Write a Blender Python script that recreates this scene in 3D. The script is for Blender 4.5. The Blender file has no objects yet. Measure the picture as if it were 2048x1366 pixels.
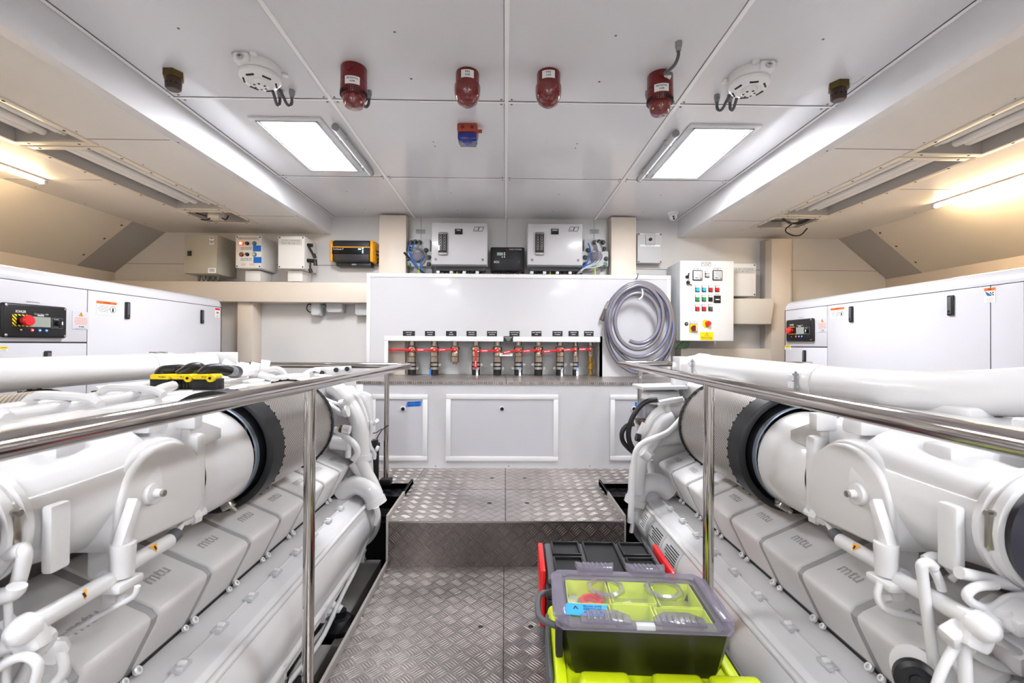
import bpy, bmesh, math, random
from mathutils import Vector, Matrix
R = math.radians
random.seed(7)
C = bpy.context.scene.collection
sc = bpy.context.scene

# ---------------------------------------------------------------- camera
CZ = 1.127                      # eye height above the lower walkway
FOC = 910.2                     # focal length in pixels of the 2048 wide frame (16 mm on 36 mm)
cam_d = bpy.data.cameras.new('camera'); cam = bpy.data.objects.new('camera', cam_d); C.objects.link(cam)
cam_d.lens = 16.0; cam_d.sensor_width = 36.0; cam_d.clip_start = 0.02; cam_d.clip_end = 60
cam_rot = Matrix.Rotation(-0.01538, 3, 'Z') @ Matrix.Rotation(math.pi/2 + 0.0077, 3, 'X') @ Matrix.Rotation(0.0062, 3, 'Z')
cam.location = (0, 0, CZ); cam.rotation_euler = cam_rot.to_euler()
cam_d.dof.use_dof = True; cam_d.dof.focus_distance = 2.7; cam_d.dof.aperture_fstop = 5.6
sc.camera = cam

# ---------------------------------------------------------------- world, exposure
w = bpy.data.worlds.new('world'); sc.world = w; w.use_nodes = True
w.node_tree.nodes['Background'].inputs[0].default_value = (0.9, 0.95, 1, 1)
w.node_tree.nodes['Background'].inputs[1].default_value = 0.3
sc.view_settings.view_transform = 'Standard'; sc.view_settings.look = 'None'
sc.view_settings.gamma = 1; sc.view_settings.use_curve_mapping = False
sc.view_settings.exposure = 1.13
PANEL_E = 34.0                  # ceiling luminaire strength
TUBE_E = 45.0                   # warm tube strength

def ray(px, py):
    return cam_rot @ Vector(((px-1024)/FOC, -(py-683)/FOC, -1))
def W(px, py, D):               # a point of the photograph on the plane y = D
    d = ray(px, py); return Vector((d.x/d.y*D, D, CZ + d.z/d.y*D))
def WX(px, py, X):              # on the plane x = X
    d = ray(px, py); t = X/d.x; return Vector((X, d.y*t, CZ + d.z*t))
def WZ(px, py, Z):              # on the plane z = Z
    d = ray(px, py); t = (Z-CZ)/d.z; return Vector((d.x*t, d.y*t, Z))
def rect(x0, y0, x1, y1, D):    # photo rectangle on plane y = D -> x0,x1,z0,z1
    cx, cy = (x0+x1)/2, (y0+y1)/2
    return W(x0, cy, D).x, W(x1, cy, D).x, W(cx, y1, D).z, W(cx, y0, D).z

# ---------------------------------------------------------------- materials
def lin(c):
    if isinstance(c, str):
        c = [int(c[i:i+2], 16)/255 for i in (0, 2, 4)]
    return tuple(x/12.92 if x <= .04045 else ((x+.055)/1.055)**2.4 for x in c) + (1,)
def mat(name, col, rough=.5, metal=0., coat=0., spec=.5, bump=0., bscale=60, var=0., vscale=3., trans=0., ior=1.45, alpha=1., emit=0., ecol=None):
    m = bpy.data.materials.new(name); m.use_nodes = True
    nt = m.node_tree; p = nt.nodes['Principled BSDF']; I = p.inputs
    c = lin(col)
    I['Base Color'].default_value = c; I['Roughness'].default_value = rough; I['Metallic'].default_value = metal
    I['Coat Weight'].default_value = coat; I['Coat Roughness'].default_value = .08; I['Specular IOR Level'].default_value = spec
    I['Transmission Weight'].default_value = trans; I['IOR'].default_value = ior; I['Alpha'].default_value = alpha
    if emit:
        I['Emission Color'].default_value = lin(ecol or col); I['Emission Strength'].default_value = emit
    if bump or var:
        tc = nt.nodes.new('ShaderNodeTexCoord')
    if bump:
        n = nt.nodes.new('ShaderNodeTexNoise'); n.inputs['Scale'].default_value = bscale; n.inputs['Detail'].default_value = 3
        nt.links.new(tc.outputs['Object'], n.inputs['Vector'])
        b = nt.nodes.new('ShaderNodeBump'); b.inputs['Strength'].default_value = bump; b.inputs['Distance'].default_value = .002
        nt.links.new(n.outputs['Fac'], b.inputs['Height']); nt.links.new(b.outputs['Normal'], I['Normal'])
    if var:
        n = nt.nodes.new('ShaderNodeTexNoise'); n.inputs['Scale'].default_value = vscale; n.inputs['Detail'].default_value = 4
        nt.links.new(tc.outputs['Object'], n.inputs['Vector'])
        r = nt.nodes.new('ShaderNodeMapRange'); r.inputs[1].default_value = .3; r.inputs[2].default_value = .7
        r.inputs[3].default_value = 1-var; r.inputs[4].default_value = 1+var*.3
        mx = nt.nodes.new('ShaderNodeVectorMath'); mx.operation = 'SCALE'; mx.inputs[0].default_value = c[:3]
        nt.links.new(n.outputs['Fac'], r.inputs[0]); nt.links.new(r.outputs[0], mx.inputs['Scale'])
        nt.links.new(mx.outputs[0], I['Base Color'])
    return m
M = dict(
    ceil=mat('ceiling_laminate', 'e2e1e4', .16, spec=.6, bump=.02, bscale=25, var=.03, vscale=1.5),
    joint=mat('ceiling_joint_white', 'f6f5f5', .35),
    charc=mat('charcoal_metal', '2a2a2f', .35),
    whitep=mat('white_abs_plastic', 'eeedec', .35),
    strip=mat('joint_strip', 'dad9db', .3),
    wall=mat('wall_laminate', 'dcdad9', .32, bump=.04, bscale=25, var=.03),
    cream=mat('cream_paint', 'dfd3c5', .45, var=.04),
    creamp=mat('cream_panel', 'e4dfd9', .4, bump=.04, bscale=25, var=.03),
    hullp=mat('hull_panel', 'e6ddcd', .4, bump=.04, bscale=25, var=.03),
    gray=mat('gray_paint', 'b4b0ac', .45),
    dgray=mat('dark_gray_plastic', '55565a', .5),
    mgray=mat('mid_gray_plastic', '8e9092', .5),
    lgray=mat('light_gray_plastic', 'c4c6c8', .45),
    cab=mat('cabinet_paint', 'c2c1c5', .3, coat=.2, bump=.03, bscale=40),
    cab2=mat('cabinet_inset', 'bcbbc1', .35, bump=.03, bscale=40, var=.03),
    boxw=mat('enclosure_paint', 'e8e6e3', .4),
    boxc=mat('enclosure_cream', 'd8d2c6', .45),
    boxg=mat('enclosure_gray', 'b3aea0', .4),
    eng=mat('engine_white', 'dbdadb', .32, coat=.35, bump=.10, bscale=70, var=.03, vscale=5),
    engc=mat('engine_cover_white', 'd6d4d4', .42, coat=.1, bump=.08, bscale=110, var=.03),
    engg=mat('engine_gasket_gray', '9b9a9b', .5),
    engd=mat('engine_casting_gray', 'aaa7a4', .5, var=.1, vscale=12),
    gen=mat('genset_enamel', 'cecdd3', .25, coat=.3, bump=.03, bscale=50),
    blk=mat('black_plastic', '17171a', .4),
    blkg=mat('black_gloss', '0e0e11', .15),
    rub=mat('black_rubber', '121316', .45, bump=.1, bscale=120),
    rubg=mat('navy_rubber_hose', '3a3a4a', .55, bump=.1, bscale=90),
    navy=mat('band_blue_gray', '76808d', .35, metal=.3),
    seam=mat('dark_seam', '2a2a2c', .7),
    seam2=mat('soft_seam', '8c8a8a', .6),
    screw=mat('screw_steel', '77716c', .35, metal=.8),
    steel=mat('polished_steel', 'c9c4c0', .08, metal=1.),
    bsteel=mat('brushed_steel', 'b9b4ac', .28, metal=1., var=.08, vscale=30),
    nickel=mat('nickel_plate', 'b3a596', .25, metal=.9, var=.1, vscale=40),
    brass=mat('aged_brass', '6a5a35', .35, metal=.8, var=.2, vscale=40),
    bronze=mat('dark_bronze', '4c3d36', .35, metal=.6),
    ybrass=mat('yellow_brass', 'a98545', .3, metal=.9),
    alu=mat('aluminium', 'a8a5a3', .3, metal=1.),
    red=mat('red_plastic', '6c060e', .3, coat=.3),
    redb=mat('bright_red_plastic', 'e0222a', .35, coat=.2),
    redv=mat('red_valve_lever', 'c0121c', .35),
    lens=mat('red_lens', '70060c', .08, coat=1.),
    orange=mat('orange_red_housing', 'a8442c', .4),
    blue=mat('blue_lens', '18248c', .12, coat=.4),
    blueg=mat('blue_gray_clear', '6f7690', .2),
    tape=mat('blue_masking_tape', '1c6fd0', .7),
    tapel=mat('bright_blue_tape', '36a3ea', .7),
    yel=mat('yellow_plastic', 'f5d40c', .4),
    amber=mat('amber_yellow', 'f2a80a', .35, coat=.2),
    org=mat('warning_orange', 'ee6a24', .5),
    lime=mat('lime_plastic', 'cfe010', .4, bump=.05, bscale=60),
    olive=mat('olive_translucent', '212308', .3),
    limel=mat('pale_lime_tray', 'bcc440', .45),
    clear=mat('clear_polycarbonate', 'f0ecf8', .05, alpha=.06),
    haze=mat('violet_clear_plastic', '928b9c', .12, alpha=.5),
    white=mat('white_sticker', 'f4f4f2', .5),
    ink=mat('black_ink', '101014', .6),
    inkg=mat('gray_ink', '7a7a80', .6),
    inkr=mat('red_ink', 'd8907c', .6),
    inkw=mat('white_ink', 'f0f0f0', .6),
    green=mat('green_button', '1f9a4c', .35, coat=.3),
    cyan=mat('cyan_button', '22b2c8', .35, coat=.3),
    teal=mat('teal_button', '1f7484', .35, coat=.3),
    btnr=mat('red_button', 'e0141c', .35, coat=.3),
    bluew=mat('blue_wire', '2a66b4', .45),
    cable=mat('gray_cable', '6f7276', .5),
    cablel=mat('light_gray_cable', 'c2c4c6', .5),
    greenl=mat('green_cable', '1c8a3a', .5),
    yg=mat('yellow_green_cable', 'c6d22a', .5),
    lcd=mat('lcd_screen', '9aa096', .25),
    chk_edge=mat('checker_plate_edge', 'a09b97', .4, metal=.3),
    bilge=mat('bilge_paint', '4d4945', .6, var=.3, vscale=6),
    bwhite=mat('bilge_white_paint', 'a5a19d', .55, var=.15, vscale=8),
    black_metal=mat('black_steel', '141415', .45, metal=.3),
    glow=mat('luminaire_diffuser', 'ffffff', .5, emit=PANEL_E, ecol='f8fbff'),
    tube=mat('warm_tube_glow', 'ffe9c8', .5, emit=TUBE_E, ecol='ffdfb0'),
    redlamp=mat('lit_red_lamp', 'ff3010', .4, emit=4., ecol='ff4020'),
    lampy=mat('lit_lamp_core', 'ffe080', .4, emit=6., ecol='ffd070'),
    led=mat('cyan_led', 'a0fff0', .4, emit=2.5, ecol='70f0e0'),
    emb=mat('emboss_shade_gray', 'a3a1a2', .5),  # flat letters; the shading of an emboss is put into this gray
    cloth=mat('hose_grip_brown', '5a4e48', .6),
)

def nodes_math(nt, op, a, b=None, c=None):
    n = nt.nodes.new('ShaderNodeMath'); n.operation = op
    for i, v in enumerate((a, b, c)):
        if v is None: continue
        if hasattr(v, 'links'): nt.links.new(v, n.inputs[i])
        else: n.inputs[i].default_value = v
    return n.outputs[0]
def checker(name, axes='XY', cell=.052, col='cdc5c1', rough=.30, rot=45):
    # five-bar tread plate: groups of five raised bars, every other group turned by a right angle
    m = bpy.data.materials.new(name); m.use_nodes = True; nt = m.node_tree; p = nt.nodes['Principled BSDF']
    tc = nt.nodes.new('ShaderNodeTexCoord'); sp = nt.nodes.new('ShaderNodeSeparateXYZ')
    nt.links.new(tc.outputs['Object'], sp.inputs[0])
    X, Y = sp.outputs[axes[0]], sp.outputs[axes[1]]
    a = R(rot); mm = lambda *k: nodes_math(nt, *k)
    u = mm('ADD', mm('MULTIPLY', X, math.cos(a)/cell), mm('MULTIPLY', Y, math.sin(a)/cell))
    v = mm('ADD', mm('MULTIPLY', X, -math.sin(a)/cell), mm('MULTIPLY', Y, math.cos(a)/cell))
    par = mm('FLOORED_MODULO', mm('ADD', mm('FLOOR', u), mm('FLOOR', v)), 2.0)
    fu, fv = mm('FRACT', u), mm('FRACT', v)
    inv = mm('SUBTRACT', 1.0, par)
    s = mm('ADD', mm('MULTIPLY', fu, par), mm('MULTIPLY', fv, inv))     # across the bars
    t = mm('ADD', mm('MULTIPLY', fv, par), mm('MULTIPLY', fu, inv))     # along the bars
    q = mm('ABSOLUTE', mm('SUBTRACT', mm('FRACT', mm('MULTIPLY', s, 5.0)), .5))
    e = mm('ABSOLUTE', mm('SUBTRACT', t, .5))
    e2 = mm('MULTIPLY', mm('POWER', mm('MULTIPLY', e, 2.05), 4.0), .5)
    h = mm('SUBTRACT', .40, mm('ADD', q, e2))
    hs = nt.nodes.new('ShaderNodeMapRange'); hs.interpolation_type = 'SMOOTHSTEP'
    hs.inputs[1].default_value = 0; hs.inputs[2].default_value = .3
    nt.links.new(h, hs.inputs[0])
    b = nt.nodes.new('ShaderNodeBump'); b.inputs['Strength'].default_value = 1.; b.inputs['Distance'].default_value = .0035
    nt.links.new(hs.outputs[0], b.inputs['Height']); nt.links.new(b.outputs['Normal'], p.inputs['Normal'])
    n = nt.nodes.new('ShaderNodeTexNoise'); n.inputs['Scale'].default_value = 3.5; n.inputs['Detail'].default_value = 6
    nt.links.new(tc.outputs['Object'], n.inputs['Vector'])
    base = lin(col)
    r1 = nt.nodes.new('ShaderNodeMapRange'); r1.inputs[1].default_value = .35; r1.inputs[2].default_value = .65
    r1.inputs[3].default_value = .72; r1.inputs[4].default_value = 1.05; nt.links.new(n.outputs['Fac'], r1.inputs[0])
    k = mm('MULTIPLY', r1.outputs[0], mm('ADD', .66, mm('MULTIPLY', hs.outputs[0], .54)))
    vm = nt.nodes.new('ShaderNodeVectorMath'); vm.operation = 'SCALE'; vm.inputs[0].default_value = base[:3]
    nt.links.new(k, vm.inputs['Scale']); nt.links.new(vm.outputs[0], p.inputs['Base Color'])
    p.inputs['Metallic'].default_value = .85; p.inputs['Roughness'].default_value = rough
    return m
M['chk'] = checker('tread_plate')
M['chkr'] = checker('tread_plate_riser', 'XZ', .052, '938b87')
M['chkb'] = checker('tread_plate_black', 'XY', .052, '26262a')
def meshmat(name, nu, nv, wire, gap):      # woven wire over a dark filter core, uv based
    m = bpy.data.materials.new(name); m.use_nodes = True; nt = m.node_tree; p = nt.nodes['Principled BSDF']
    uv = nt.nodes.new('ShaderNodeUVMap'); sp = nt.nodes.new('ShaderNodeSeparateXYZ'); nt.links.new(uv.outputs[0], sp.inputs[0])
    mm = lambda *k: nodes_math(nt, *k)
    a = mm('MULTIPLY', sp.outputs[0], nu); b = mm('MULTIPLY', sp.outputs[1], nv)
    d1 = mm('ABSOLUTE', mm('SUBTRACT', mm('FRACT', mm('ADD', a, b)), .5))
    d2 = mm('ABSOLUTE', mm('SUBTRACT', mm('FRACT', mm('SUBTRACT', a, b)), .5))
    d = mm('MAXIMUM', d1, d2)
    hs = nt.nodes.new('ShaderNodeMapRange'); hs.inputs[1].default_value = .28; hs.inputs[2].default_value = .36
    nt.links.new(d, hs.inputs[0])
    mx = nt.nodes.new('ShaderNodeMix'); mx.data_type = 'RGBA'; mx.inputs['A'].default_value = lin(gap); mx.inputs['B'].default_value = lin(wire)
    nt.links.new(hs.outputs[0], mx.inputs['Factor']); nt.links.new(mx.outputs['Result'], p.inputs['Base Color'])
    bm_ = nt.nodes.new('ShaderNodeBump'); bm_.inputs['Strength'].default_value = .7; bm_.inputs['Distance'].default_value = .002
    nt.links.new(hs.outputs[0], bm_.inputs['Height']); nt.links.new(bm_.outputs['Normal'], p.inputs['Normal'])
    nt.links.new(mm('MULTIPLY', hs.outputs[0], .8), p.inputs['Metallic']); p.inputs['Roughness'].default_value = .35
    return m
M['mesh'] = meshmat('filter_wire_mesh', 100, 42, 'cbc6c0', '3c3632')
def braid():
    m = mat('braided_hose', 'a8a2a2', .3, trans=.0, coat=.4); nt = m.node_tree; p = nt.nodes['Principled BSDF']
    uv = nt.nodes.new('ShaderNodeUVMap'); sp = nt.nodes.new('ShaderNodeSeparateXYZ'); nt.links.new(uv.outputs[0], sp.inputs[0])
    mm = lambda *k: nodes_math(nt, *k)
    a = mm('FRACT', mm('MULTIPLY', sp.outputs[0], 3.0))
    s = mm('LESS_THAN', mm('ABSOLUTE', mm('SUBTRACT', a, .5)), .10)
    f = mm('FRACT', mm('ADD', mm('MULTIPLY', sp.outputs[1], 120.0), mm('MULTIPLY', sp.outputs[0], 12.0)))
    g = mm('MULTIPLY', mm('GREATER_THAN', f, .72), .25)
    mx = nt.nodes.new('ShaderNodeMix'); mx.data_type = 'RGBA'; mx.inputs['A'].default_value = lin('726c6d'); mx.inputs['B'].default_value = lin('a2a2aa')
    nt.links.new(g, mx.inputs['Factor'])
    m2 = nt.nodes.new('ShaderNodeMix'); m2.data_type = 'RGBA'; m2.inputs['B'].default_value = lin('24408c')
    nt.links.new(mx.outputs['Result'], m2.inputs['A']); nt.links.new(s, m2.inputs['Factor'])
    nt.links.new(m2.outputs['Result'], p.inputs['Base Color'])
    return m
M['braid'] = braid()
def stripes():
    m = mat('hazard_stripes', 'f5d40c', .5); nt = m.node_tree; p = nt.nodes['Principled BSDF']
    tc = nt.nodes.new('ShaderNodeTexCoord'); sp = nt.nodes.new('ShaderNodeSeparateXYZ'); nt.links.new(tc.outputs['Object'], sp.inputs[0])
    mm = lambda *k: nodes_math(nt, *k)
    s = mm('LESS_THAN', mm('FRACT', mm('MULTIPLY', mm('ADD', sp.outputs[1], sp.outputs[2]), 60.0)), .45)
    m2 = nt.nodes.new('ShaderNodeMix'); m2.data_type = 'RGBA'; m2.inputs['A'].default_value = lin('f5d40c'); m2.inputs['B'].default_value = lin('101010')
    nt.links.new(s, m2.inputs['Factor']); nt.links.new(m2.outputs['Result'], p.inputs['Base Color'])
    return m
M['haz'] = stripes()

# ---------------------------------------------------------------- mesh helpers
_txt = {}
def text_geo(s):
    if s not in _txt:
        cu = bpy.data.curves.new('t', 'FONT'); cu.body = s; cu.size = 1; cu.resolution_u = 2
        cu.align_x = 'CENTER'; cu.align_y = 'CENTER'; cu.offset = .012
        o = bpy.data.objects.new('t', cu); C.objects.link(o)
        bpy.context.view_layer.update()
        me = bpy.data.meshes.new_from_object(o.evaluated_get(bpy.context.evaluated_depsgraph_get()))
        _txt[s] = ([v.co.copy() for v in me.vertices], [tuple(p.vertices) for p in me.polygons])
        bpy.data.objects.remove(o); bpy.data.curves.remove(cu); bpy.data.meshes.remove(me)
    return _txt[s]
def basis(d):
    d = Vector(d).normalized()
    a = Vector((0, 0, 1)) if abs(d.z) < .9 else Vector((0, 1, 0))
    u = a.cross(d).normalized(); v = d.cross(u)
    return u, v, d
class MB:
    def __init__(s): s.v = []; s.f = []; s.m = []; s.uv = []; s.mats = []
    def mi(s, m):
        if m not in s.mats: s.mats.append(m)
        return s.mats.index(m)
    def add(s, vs, fs, m, uvs=None):
        o = len(s.v); k = s.mi(m); s.v += [Vector(p) for p in vs]
        for i, f in enumerate(fs):
            s.f.append([a+o for a in f]); s.m.append(k); s.uv.append(uvs[i] if uvs else None)
        return s
    def bmadd(s, bm, m, mx=None):
        bm.verts.index_update()
        vs = [(mx @ v.co) if mx else v.co.copy() for v in bm.verts]
        s.add(vs, [[v.index for v in f.verts] for f in bm.faces], m); bm.free(); return s
    def box(s, x0, x1, y0, y1, z0, z1, m, bev=0., seg=2, mx=None):
        x0, x1 = sorted((x0, x1)); y0, y1 = sorted((y0, y1)); z0, z1 = sorted((z0, z1))
        bm = bmesh.new(); bmesh.ops.create_cube(bm, size=1)
        for v in bm.verts:
            v.co = Vector(((x0+x1)/2+v.co.x*(x1-x0), (y0+y1)/2+v.co.y*(y1-y0), (z0+z1)/2+v.co.z*(z1-z0)))
        if bev:
            bev = min(bev, .49*min(x1-x0, y1-y0, z1-z0))
            bmesh.ops.bevel(bm, geom=list(bm.edges), offset=bev, segments=seg, profile=.5, affect='EDGES')
        return s.bmadd(bm, m, mx)
    def obox(s, c, size, rot, m, bev=0.):      # rot: 3x3 matrix
        mx = Matrix.Translation(Vector(c)) @ rot.to_4x4()
        a, b, d = [k/2 for k in size]
        return s.box(-a, a, -b, b, -d, d, m, bev, 2, mx)
    def prism(s, poly, axis, t0, t1, m, bev=0., seg=2):   # poly in the plane of the two other axes, extruded along axis
        def P(a, b, t): return {'X': (t, a, b), 'Y': (a, t, b), 'Z': (a, b, t)}[axis]
        n = len(poly); bm = bmesh.new()
        A = [bm.verts.new(P(a, b, t0)) for a, b in poly]; B = [bm.verts.new(P(a, b, t1)) for a, b in poly]
        bm.faces.new(A); bm.faces.new(B[::-1])
        for i in range(n): bm.faces.new((A[i], B[i], B[(i+1) % n], A[(i+1) % n]))
        bmesh.ops.recalc_face_normals(bm, faces=bm.faces)
        if bev: bmesh.ops.bevel(bm, geom=list(bm.edges), offset=bev, segments=seg, profile=.5, affect='EDGES', clamp_overlap=True)
        return s.bmadd(bm, m)
    def tube(s, pts, r, m, seg=12, smooth=0, cap=True, closed=False):
        pts = [Vector(p) for p in pts]
        rs = list(r) if isinstance(r, (list, tuple)) else [r]*len(pts)
        for _ in range(smooth):                         # corner cutting
            q = [pts[0]]; qr = [rs[0]]
            for i in range(len(pts)-1):
                q += [pts[i].lerp(pts[i+1], .25), pts[i].lerp(pts[i+1], .75)]
                qr += [rs[i]*.75+rs[i+1]*.25, rs[i]*.25+rs[i+1]*.75]
            q.append(pts[-1]); qr.append(rs[-1]); pts, rs = q, qr
        n = len(pts); d0 = (pts[1]-pts[0]); u, v, _ = basis(d0); rings = []
        L = [0.]
        for i in range(1, n): L.append(L[-1]+(pts[i]-pts[i-1]).length)
        for i in range(n):
            if closed: t = pts[(i+1) % n]-pts[i-1]
            else: t = (pts[min(i+1, n-1)]-pts[max(i-1, 0)])
            if t.length < 1e-9: t = d0
            t = t.normalized(); u = (u-t*u.dot(t)).normalized(); v = t.cross(u)
            rings.append([pts[i]+(u*math.cos(2*math.pi*k/seg)+v*math.sin(2*math.pi*k/seg))*rs[i] for k in range(seg)])
        vs = [p for rg in rings for p in rg]; fs = []; uv = []
        for i in range(n if closed else n-1):
            j = (i+1) % n
            for k in range(seg):
                k2 = (k+1) % seg
                fs.append((i*seg+k, i*seg+k2, j*seg+k2, j*seg+k))
                uv.append(((k/seg, L[i]), ((k+1)/seg, L[i]), ((k+1)/seg, L[j]), (k/seg, L[j])))
        if cap and not closed:
            fs.append(tuple(range(seg-1, -1, -1))); uv.append(tuple((0, 0) for _ in range(seg)))
            fs.append(tuple((n-1)*seg+k for k in range(seg))); uv.append(tuple((0, 0) for _ in range(seg)))
        return s.add(vs, fs, m, uv)
    def cyl(s, a, b, r, m, seg=16, r2=None): return s.tube([a, b], [r, r if r2 is None else r2], m, seg)
    def lathe(s, prof, o, d, m, seg=32, ang=(0, 360), cap=True):   # prof: (radius, height) along d from o
        u, v, d = basis(d); o = Vector(o); vs = []; fs = []; uv = []; n = len(prof)
        full = abs(ang[1]-ang[0]) >= 360; cnt = seg if full else seg+1
        for (r, h) in prof:
            for k in range(cnt):
                a = R(ang[0]+(ang[1]-ang[0])*k/seg)
                vs.append(o+d*h+(u*math.cos(a)+v*math.sin(a))*r)
        for i in range(n-1):
            for k in range(seg):
                k2 = (k+1) % cnt
                fs.append((i*cnt+k, i*cnt+k2, (i+1)*cnt+k2, (i+1)*cnt+k))
                uv.append(((k/seg, i/(n-1)), ((k+1)/seg, i/(n-1)), ((k+1)/seg, (i+1)/(n-1)), (k/seg, (i+1)/(n-1))))
        if cap and full:
            if prof[0][0] > 1e-4: fs.append(tuple(range(cnt-1, -1, -1))); uv.append(tuple((0, 0) for _ in range(cnt)))
            if prof[-1][0] > 1e-4: fs.append(tuple((n-1)*cnt+k for k in range(cnt))); uv.append(tuple((0, 0) for _ in range(cnt)))
        return s.add(vs, fs, m, uv)
    def quad(s, a, b, c, d, m): return s.add([a, b, c, d], [(0, 1, 2, 3)], m)
    def text(s, t, o, u, v, h, m, wid=None):     # u: reading direction, v: up
        vs, fs = text_geo(t); u = Vector(u).normalized(); v = Vector(v).normalized(); o = Vector(o)
        k = h
        sx = k
        if wid:
            wx = max(p.x for p in vs)-min(p.x for p in vs); sx = wid/wx
        return s.add([o+u*p.x*sx+v*p.y*k for p in vs], fs, m)
    def lines(s, o, u, v, wd, n, pitch, m, th=.3):   # illegible print: n thin lines
        u = Vector(u).normalized(); v = Vector(v).normalized(); o = Vector(o)
        for i in range(n):
            c = o-v*pitch*i; a = wd/2*random.uniform(.7, 1); t = v*pitch*th/2
            s.quad(c-u*a-t, c+u*a-t, c+u*a+t, c-u*a+t, m)
        return s
    def build(s, name, parent=None, local=False, ang=38, flip=False):
        me = bpy.data.meshes.new(name)
        off = Vector((0, 0, 0)); q = parent
        while q is not None and not local: off += q.location; q = q.parent
        me.from_pydata([v-off for v in s.v], [], s.f)
        for m in s.mats: me.materials.append(M[m])
        me.polygons.foreach_set('material_index', s.m)
        if any(x is not None for x in s.uv):
            ul = me.uv_layers.new(name='UVMap'); i = 0; data = []
            for f, x in zip(s.f, s.uv):
                for k in range(len(f)): data += list(x[k]) if x else [0, 0]
            ul.data.foreach_set('uv', data)
        me.update()
        bm = bmesh.new(); bm.from_mesh(me); bmesh.ops.recalc_face_normals(bm, faces=bm.faces) if not flip else None
        bm.to_mesh(me); bm.free()
        me.polygons.foreach_set('use_smooth', [True]*len(me.polygons)); me.set_sharp_from_angle(angle=R(ang))
        o = bpy.data.objects.new(name, me); C.objects.link(o)
        if parent is not None: o.parent = parent
        return o
def tag(o, label, cat, group=None, kind=None):
    if label: o['label'] = label
    if cat: o['category'] = cat
    if group: o['group'] = group
    if kind: o['kind'] = kind
    return o
def thing(name, loc, label, cat, group=None, rotz=0):
    o = bpy.data.objects.new(name, None); C.objects.link(o); o.location = loc; o.rotation_euler = (0, 0, rotz)
    o.empty_display_size = .1
    return tag(o, label, cat, group)
def struct(mb, name):
    o = mb.build(name); o['kind'] = 'structure'; return o
def copy_tree(o, parent=None):
    c = o.copy(); C.objects.link(c)
    if parent is not None: c.parent = parent
    for ch in list(o.children): copy_tree(ch, c)
    return c
def lab(o, t): o['label'] = t; return o
XA, YA, ZA = Vector((1, 0, 0)), Vector((0, 1, 0)), Vector((0, 0, 1))
# ================================================================ the room
H = 2.295; HS = 2.135; DB = 4.2; XB = 1.60; XS = 3.10; YN = -2.6
UP = .23                                           # upper walkway
# ceiling: middle field, drop faces and lower soffits with the openings of the cable trays
b = MB()
b.box(-XB-.02, XB+.02, YN, DB+.05, H, H+.08, 'ceil')
seams_x = [-.84, 0.0, .825]
seams_y = [3.19, 2.18, 1.17, .16, -.85, -1.86]
for x in seams_x: b.box(x-.009, x+.009, YN, DB, H-.004, H+.001, 'joint'); b.box(x-.012, x-.009, YN, DB, H-.0015, H+.001, 'seam2')
for y in seams_y:
    b.box(-XB, XB, y-.006, y+.006, H-.003, H+.001, 'joint'); b.box(-XB, XB, y-.009, y-.006, H-.0012, H+.001, 'seam')
for sx in (-1, 1):
    b.box(sx*(XB-.025), sx*(XB-.010), YN, DB, H-.004, H+.001, 'joint'); b.box(sx*(XB-.028), sx*(XB-.025), YN, DB, H-.0015, H+.001, 'seam')
def dot(b, x, y, z, r=.006, m='screw', d=-1): b.lathe([(r, 0), (r*.7, .002), (0, .0025)], (x, y, z), (0, 0, d), m, 8)
for y in seams_y[:4]:
    for x in [-XB+.03]+seams_x+[XB-.03]:
        for a in (-.025, .025):
            for c in (-.022, .022):
                if abs(x+a) < XB-.01: dot(b, x+a, y+c, H)
for x in (-1.22, -.42, .41, 1.2):
    for y in (1.7, 2.62, 2.68, 3.5, 3.95): dot(b, x, y, H, .005)
for x in (-.42, .41): dot(b, x, 2.0, H)
struct(b, 'ceiling')
TR = [(1.0, 2.31), (2.40, 3.43), (3.52, 3.80)]     # tray openings along y
TX = (2.11, 2.46)
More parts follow.
